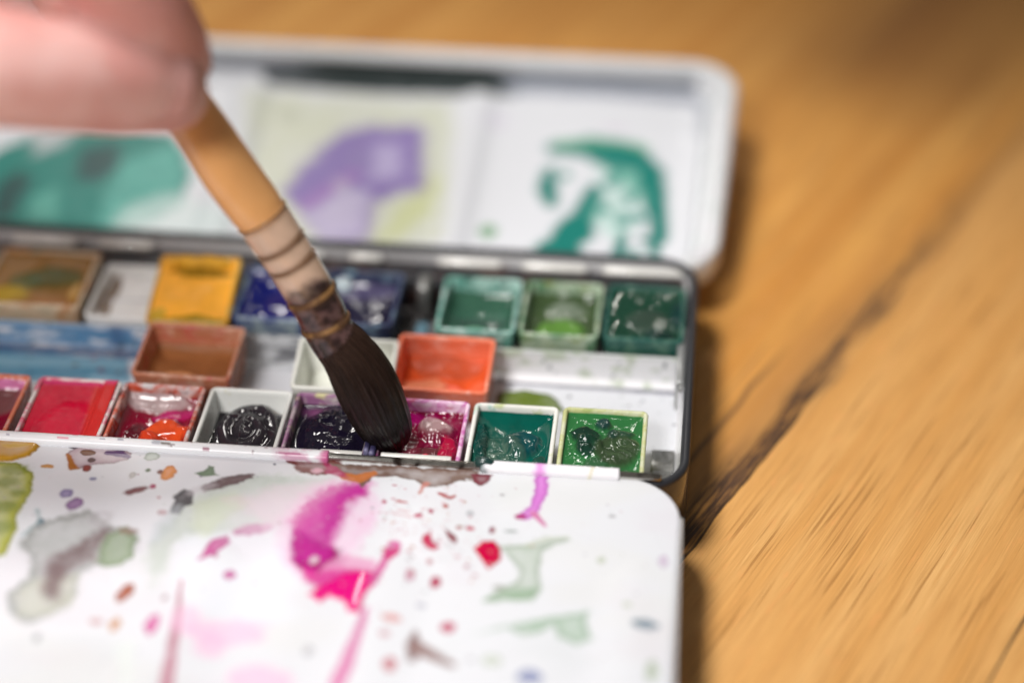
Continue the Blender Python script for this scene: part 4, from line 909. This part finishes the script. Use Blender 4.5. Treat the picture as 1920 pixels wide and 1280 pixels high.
back("ochre brown pan with olive green smears at the left end of the back row", -122.2, z=0.6, w=20.6, stain=[((0.48, 0.24, 0.10), 0.42), ((0.36, 0.34, 0.24), 0.36)], cup=(0.66, 0.52, 0.36), level=-0.9, base=(0.26, 0.125, 0.022),
     blobs=[(.62, .55, .32, .22, .4, (.085, .085, .015), .95), (.35, .45, .2, .2, .2, (.11, .14, .06), .8), (.25, .20, .25, .15, .2, (.40, .27, .015), .9), (.9, .3, .06, .16, .3, (.62, .38, .12), .9), (.7, .12, .25, .08, .1, (.34, .14, .04), .7)], amp=.25, nsc=4, seed=201, rot=(3, 0, 0), menis=.3, wet=0)

# ================================================================== THE BRUSH
TIPD, SLOPE = 380.0, (380.0 - 353.0) / 700.0
ax_px = [(748, 846, 10), (742, 836, 29), (732, 815, 44), (714, 780, 52), (689, 725, 57), (668, 685, 53), (648, 655, 47.5), (622, 632, 44), (604, 590, 44.5), (580, 545, 45), (535, 471, 46), (490, 404, 49), (433, 328, 51.5), (382, 250, 50), (300, 136, 48), (180, -40, 44), (20, -270, 38), (-160, -530, 32)]
def ax3(u, v_):
    L = math.hypot(u - 748, v_ - 846); return atd(u, v_, TIPD - SLOPE * L)
axP = [ax3(u, v_) for u, v_, r in ax_px]
axR = [1.05 * r / FPX * (TIPD - SLOPE * math.hypot(u - 748, v_ - 846)) for u, v_, r in ax_px]
cum = [0.0]
for a_, b_ in zip(axP[:-1], axP[1:]): cum.append(cum[-1] + float(np.linalg.norm(b_ - a_)))
def ax_at(s_):
    p = np.array([np.interp(s_, cum, [q[k] for q in axP]) for k in range(3)]); return p, float(np.interp(s_, cum, axR))
def s_of(u, v_):
    q = ax3(u, v_); best = min(np.linspace(0, cum[-1], 1500), key=lambda s_: float(np.linalg.norm(ax_at(s_)[0] - q))); return float(best)
def smooth_axis(s0, s1, n):
    ss = np.linspace(s0, s1, n); out = []
    for s_ in ss:
        ws = [max(0.0, s_ + k) for k in (-1.8, -.9, 0, .9, 1.8)]; pts = [ax_at(w_) for w_ in ws]
        out.append((np.mean([p for p, r in pts], 0), float(np.mean([r for p, r in pts]))))
    return ss, out
brush = empty("paint_brush", "mop brush with dark hair and pale wire bound ferrule held in the hand", "paint brush", axP[0])
def blink(name, V, F, mat, parent=None, **k):
    return link(name, np.array(V, float) - axP[0], F, mat, parent or brush, **k)
def loft_axis(s0, s1, n, seg, rfun):
    ss, ax = smooth_axis(s0, s1, n); V = []; F = []; up = np.array([0.1, 1.0, 0.2])
    for i, (s_, (p, r)) in enumerate(zip(ss, ax)):
        p2 = ax[min(i + 1, n - 1)][0]; p1 = ax[max(i - 1, 0)][0]; tt = (p2 - p1); tt /= np.linalg.norm(tt)
        a = np.cross(up, tt); a /= np.linalg.norm(a); b = np.cross(tt, a)
        for k in range(seg):
            an = 2 * math.pi * k / seg; rr = rfun(s_, an, r); V.append(p + rr * (a * math.cos(an) + b * math.sin(an)))
    for i in range(n - 1):
        for k in range(seg):
            k2 = (k + 1) % seg; F.append((i * seg + k, (i + 1) * seg + k, (i + 1) * seg + k2, i * seg + k2))
    F.append(tuple(range(seg))); F.append(tuple((n - 1) * seg + k for k in range(seg - 1, -1, -1)))
    return np.array(V), F, ss
s_hair, s_wood = s_of(628, 638), s_of(490, 404)
# hair: many fine clumps
seg, n = 300, 130
an_n = lambda s_, an: 0.0
tw = vnoise(np.linspace(0, 90, seg), np.zeros(seg), 4)
tw2 = vnoise(np.linspace(0, 28, seg), np.zeros(seg), 9)
def hair_r(s_, an, r):
    k = int(round(an / (2 * math.pi) * seg)) % seg
    near = min(1.0, s_ / 4.0)
    return max(0.05, r * (1 + (tw[k] - .5) * 0.055 + (tw2[k] - .5) * 0.07 * (1.2 - s_ / s_hair * .8) - 0.03) - (0.25 if s_ < 0.5 else 0)) * (0.6 + 0.4 * min(1, s_ / 0.8))
V, F, ss = loft_axis(0.0, s_hair + 1.5, n, seg, hair_r)
SS = np.repeat(ss[:, None], seg, 1); AN = np.repeat(np.arange(seg)[None, :], n, 0)
streak = vnoise(AN * 0.9, SS * 0.10, 3) * .6 + vnoise(AN * 0.33, SS * 0.2, 6) * .4
tt = sstep(2.0, s_hair, SS + (streak - .5) * 9)[..., None]
col = np.array((0.004, 0.003, 0.003)) * (1 - tt) + np.array((0.030, 0.015, 0.010)) * tt
col = col * (0.45 + 1.3 * streak[..., None])
m_hair, nt, b = new_mat("wet_squirrel_hair")
a = nt.nodes.new("ShaderNodeAttribute"); a.attribute_name = "Col"; nt.links.new(a.outputs['Color'], b.inputs['Base Color']); setp(b, rough=0.30, spec=0.35)
blink("hair", V, F, m_hair, col=col)
# single hairs lying over the bundle
SV = []; SF = []; SC = []
for q in range(520):
    an0 = rnd.uniform(0, 2 * math.pi); s1_ = s_hair + rnd.uniform(-1, .5); s0_ = rnd.uniform(0.3, s_hair * .75); drift = rnd.uniform(-.12, .12); lift = rnd.uniform(.0, .13)
    if rnd.random() < .05: lift += .35
    shade = rnd.uniform(.5, 2.4); b0 = len(SV); K = 9
    for j in range(K):
        s_ = s1_ + (s0_ - s1_) * j / (K - 1); p, r = smooth_axis(s_, s_ + 0.01, 2)[1][0]
        p1 = ax_at(max(0, s_ - .5))[0]; p2 = ax_at(s_ + .5)[0]; t_ = (p2 - p1) / np.linalg.norm(p2 - p1)
        a_ = np.cross(np.array([0.1, 1.0, 0.2]), t_); a_ /= np.linalg.norm(a_); b_ = np.cross(t_, a_)
        an = an0 + drift * j / K; nrm_ = a_ * math.cos(an) + b_ * math.sin(an); side = np.cross(t_, nrm_)
        c_ = p + nrm_ * (r * 1.0 + .02 + lift * (j / K) ** 1.5); w_ = 0.05 * (1 - .7 * j / (K - 1))
        SV += [c_ - side * w_, c_ + nrm_ * w_, c_ + side * w_]
        kk = s_ / s_hair; SC += [np.array((0.030, 0.016, 0.011)) * shade * (kk ** 1.3 + .08)] * 3
    for j in range(K - 1):
        o_ = b0 + j * 3
        SF += [(o_, o_ + 3, o_ + 4, o_ + 1), (o_ + 1, o_ + 4, o_ + 5, o_ + 2), (o_ + 2, o_ + 5, o_ + 3, o_)]
blink("loose_hairs", np.array(SV), SF, m_hair, col=np.array(SC))
# ferrule: a clear quill, stained dark towards the hair
rings = [s_of(620, 603), s_of(584, 553), s_of(545, 493), s_of(524, 459), s_of(492, 406)]
def fer_r(s_, an, r):
    g = sum(math.exp(-((s_ - q) / 0.55) ** 2) for q in rings)
    flare = 0.25 * math.exp(-((s_ - (s_hair)) / .8) ** 2)
    return r * 1.0 - 0.28 * g - flare * .0
V, F, ss = loft_axis(s_hair - 0.2, s_wood + 0.3, 160, 72, fer_r)
SS = np.repeat(ss[:, None], 72, 1); AN = np.repeat(np.arange(72)[None, :], 160, 0) / 72 * 2 * math.pi
nz = fbm(np.cos(AN) * 2 + 5, SS * .35 + np.sin(AN) * 2, 3)
edge_s = rings[1] + 2.3 + (nz - .5) * 4.5
k = (1 - sstep(-1.6, 2.6, SS - edge_s))[..., None]
pale = np.array((0.64, 0.455, 0.335)); dk = np.array((0.055, 0.030, 0.028))
col = pale * (0.85 + .3 * nz[..., None]) * (1 - k) + dk * (0.5 + 1.6 * sstep(.35, .7, fbm(AN * 3, SS * .7, 9))[..., None]) * k
k2 = (np.exp(-((SS - rings[4] - .2) / 1.2) ** 2))[..., None] * .3; col = col * (1 - k2) + np.array((.55, .30, .15)) * k2
for q_ in rings:
    g = np.exp(-((SS - q_) / 0.75) ** 2)[..., None] * .6; col = col * (1 - g) + np.array((.20, .105, .05)) * g
m_fer = mat_painted("clear_quill_ferrule", 0.30, 0.6, 0.08, coatr=0.08)
fer = blink("ferrule", V, F, m_fer, col=col, wet=np.zeros(SS.shape) + .3)
m_wire_g = mat_plain("gold_wire", (0.31, 0.165, 0.06), 0.5, metal=0.2, stain=[((0.12, 0.06, 0.03), 0.45)], bump=0.02)
m_wire_b = mat_plain("dull_brown_wire", (0.24, 0.13, 0.07), 0.45, metal=0.2, bump=0.02)
for qi, q_ in enumerate(rings):
    p, r = smooth_axis(q_, q_ + .1, 2)[1][0]; t_ = ax_at(q_ + 1.5)[0] - ax_at(q_ - 1.5)[0]; t_ /= np.linalg.norm(t_)
    a_ = np.cross(np.array([0.1, 1.0, 0.2]), t_); a_ /= np.linalg.norm(a_); b_ = np.cross(t_, a_)
    turns = 2 if qi < 2 else 1; V = []; F = []; seg, rs = 72, 8; wr = 0.24 if qi < 2 else 0.20
    for tn in range(turns):
        base = len(V)
        for k in range(seg):
            an = 2 * math.pi * k / seg; n_ = a_ * math.cos(an) + b_ * math.sin(an); c_ = p + n_ * (r + 0.0) + t_ * (tn * .44 - .22 * (turns - 1))
            for j in range(rs):
                aj = 2 * math.pi * j / rs; V.append(c_ + wr * (n_ * math.cos(aj) + t_ * math.sin(aj)))
        for k in range(seg):
            for j in range(rs):
                k2_ = (k + 1) % seg; j2 = (j + 1) % rs; F.append((base + k * rs + j, base + k2_ * rs + j, base + k2_ * rs + j2, base + k * rs + j2))
    blink("wire_ring", V, F, m_wire_g if qi < 2 else m_wire_b, fer)
# wooden handle
V, F, ss = loft_axis(s_wood - 1.0, cum[-1], 150, 48, lambda s_, an, r: r * (1.0 if s_ > s_wood + 1 else .97))
m_wood, nt, b = new_mat("varnished_beech_handle")
vec = ncoord(nt, (1, 1, 1)); g1 = nnoise(nt, vec, 260, 4, .6, .6)
nt.links.new(nmix(nt, g1, (0.86, 0.47, 0.19), (0.74, 0.36, 0.12)), b.inputs['Base Color']); setp(b, rough=0.32, coat=0.4)
blink("handle", V, F, m_wood)

# ================================================================== THE HAND
def capsule_chain(pts, sub=5, seg=20):
    """pts: (x, y, z, r) in mm; a closed tapering tube with round ends"""
    P_ = np.array(pts, float); path = []; rad = []
    tt = np.linspace(0, len(P_) - 1, (len(P_) - 1) * sub + 1)
    for t_ in tt:
        i = min(int(t_), len(P_) - 2); f_ = t_ - i
        p0, p1, p2, p3 = P_[max(i - 1, 0)], P_[i], P_[i + 1], P_[min(i + 2, len(P_) - 1)]
        q = 0.5 * ((2 * p1) + (-p0 + p2) * f_ + (2 * p0 - 5 * p1 + 4 * p2 - p3) * f_ ** 2 + (-p0 + 3 * p1 - 3 * p2 + p3) * f_ ** 3)
        path.append(q[:3]); rad.append(q[3])
    def cap(p, d, r):
        return [(p + d * r * math.sin(a), r * math.cos(a)) for a in np.radians((25, 50, 70, 84))]
    d1 = path[-1] - path[-2]; d1 /= np.linalg.norm(d1); d0 = path[0] - path[1]; d0 /= np.linalg.norm(d0)
    A0 = cap(path[0], d0, rad[0])[::-1]; A1 = cap(path[-1], d1, rad[-1])
    path = [a for a, r in A0] + path + [a for a, r in A1]; rad = [r for a, r in A0] + rad + [r for a, r in A1]
    return tube(path, rad, seg)
def H(u, v_, dist, r): return (*atd(u, v_, dist), r)
parts = [
    capsule_chain([H(-470, -250, 345, 13), H(-190, -330, 336, 11), H(95, -175, 322, 9.4), H(235, -20, 328, 8.2), H(303, 84, 338, 7.6), H(314, 118, 341, 6.6)]),   # index finger
    capsule_chain([H(-560, 10, 345, 15), H(-330, 110, 328, 13), H(-70, 120, 322, 9.8), H(95, 140, 325, 8.8), H(230, 152, 332, 8.6), H(312, 172, 337, 6.8)]),      # thumb
    capsule_chain([H(-480, -190, 362, 13), H(-210, -260, 362, 10.5), H(60, -130, 366, 9.0), H(170, 0, 364, 8.2), H(232, 80, 361, 7.2)]),                        # middle finger
    capsule_chain([H(-500, -110, 380, 13), H(-250, -150, 384, 10.5), H(-20, -40, 392, 8.6), H(50, 60, 388, 7.8), H(20, 130, 378, 7.0)]),                       # ring finger
    capsule_chain([H(-520, -30, 395, 12), H(-300, -50, 402, 9.5), H(-130, 30, 408, 7.6), H(-90, 105, 400, 6.8), H(-130, 140, 390, 6.2)]),                      # little finger
    capsule_chain([H(-330, -260, 348, 13), H(-600, -170, 352, 18), H(-900, -110, 356, 20), H(-1250, -120, 360, 25)]),
    capsule_chain([H(-300, -170, 372, 13), H(-600, -100, 372, 18), H(-900, -70, 368, 19), H(-1250, -90, 372, 25)]),
    capsule_chain([H(-330, -60, 392, 12), H(-620, -40, 384, 16), H(-900, -60, 376, 18), H(-1250, -80, 380, 23)]),
    capsule_chain([H(-300, 60, 340, 13), H(-560, 20, 350, 18), H(-850, -40, 360, 20)]),
    capsule_chain([H(-420, -150, 356, 16), H(-560, -60, 364, 18)]),
]
hv_, hf_ = cat_mesh(parts)
m_skin, nt, b = new_mat("skin")
vec = ncoord(nt, (1, 1, 1))
n1 = nnoise(nt, vec, 45, 3, .5); n2 = nnoise(nt, vec, 160, 3, .6)
c = nmix(nt, nramp(nt, n1, [(.42, 0.0), (.60, 1.0)]), (0.80, 0.53, 0.50), (0.68, 0.32, 0.29))
c = nmix(nt, nmath(nt, 'MULTIPLY', n2, .35), c, (0.70, 0.42, 0.37))
nt.links.new(c, b.inputs['Base Color']); setp(b, rough=0.5, sss=0.15, spec=0.25); b.inputs['Subsurface Radius'].default_value = (0.004, 0.0015, 0.001)
b.inputs['Subsurface Scale'].default_value = 1.0
nbump(nt, b, nnoise(nt, vec, 900, 4, .6), 0.4, 0.1 * MM)
hand_o = np.array(atd(-300, -60, 350))
tmp = link("hand_source", np.array(hv_) - hand_o, hf_, m_skin)
md = tmp.modifiers.new("r", 'REMESH'); md.mode = 'VOXEL'; md.voxel_size = 0.8 * MM
md = tmp.modifiers.new("s", 'SMOOTH'); md.factor = 0.5; md.iterations = 6
dg = bpy.context.evaluated_depsgraph_get()
me = bpy.data.meshes.new_from_object(tmp.evaluated_get(dg)); me.name = "person"
me.polygons.foreach_set("use_smooth", [True] * len(me.polygons))
bpy.data.objects.remove(tmp)
me.materials.clear(); me.materials.append(m_skin)
hand = bpy.data.objects.new("person", me); sc.collection.objects.link(hand); hand.location = Vector(hand_o.tolist()) * MM
hand['label'] = "blurred pink hand pinching the brush handle between thumb and index finger"; hand['category'] = "person"
m_nail = mat_plain("fingernail", (0.70, 0.38, 0.35), 0.4, coat=0.0, bump=0.0)
def nail(c_, r, w, l, toward, n_):
    """a curved plate on the back of a finger tip"""
    toward = toward / np.linalg.norm(toward); n_ = n_ - toward * (n_ @ toward); n_ /= np.linalg.norm(n_); s_ = np.cross(toward, n_)
    V = []; K = 11
    for lay in (0.25, -0.35):
        for i in range(K):
            for j in range(K):
                a = (i / (K - 1) * 2 - 1); bq = (j / (K - 1) * 2 - 1); k = math.sqrt(max(0, 1 - (a ** 4) * .55)); an = bq * w * k
                V.append(c_ + toward * a * l + n_ * ((r + lay) * math.cos(an) - .10 * (a + 1) ** 2) + s_ * (r + lay) * math.sin(an))
    F = grid_faces(K, K) + grid_faces(K, K, K * K)
    ed = [i for i in range(K)] + [i * K + K - 1 for i in range(1, K)] + [(K - 1) * K + j for j in range(K - 2, -1, -1)] + [i * K for i in range(K - 2, 0, -1)]
    for a_, b_ in zip(ed, ed[1:] + ed[:1]): F.append([a_, a_ + K * K, b_ + K * K, b_])
    return np.array(V) - hand_o, F
ix, iy = atd(303, 84, 338), atd(322, 140, 343)
v, f = nail(atd(306, 96, 339), 7.1, .75, 4.2, iy - ix, np.array([0.55, -.35, .7])); link("fingernail", v, f, m_nail, hand)
tx, ty = atd(230, 152, 332), atd(325, 175, 338)
v, f = nail(atd(272, 160, 334.5), 7.6, .8, 4.8, ty - tx, np.array([-.1, -.75, .62])); link("fingernail", v, f, m_nail, hand)
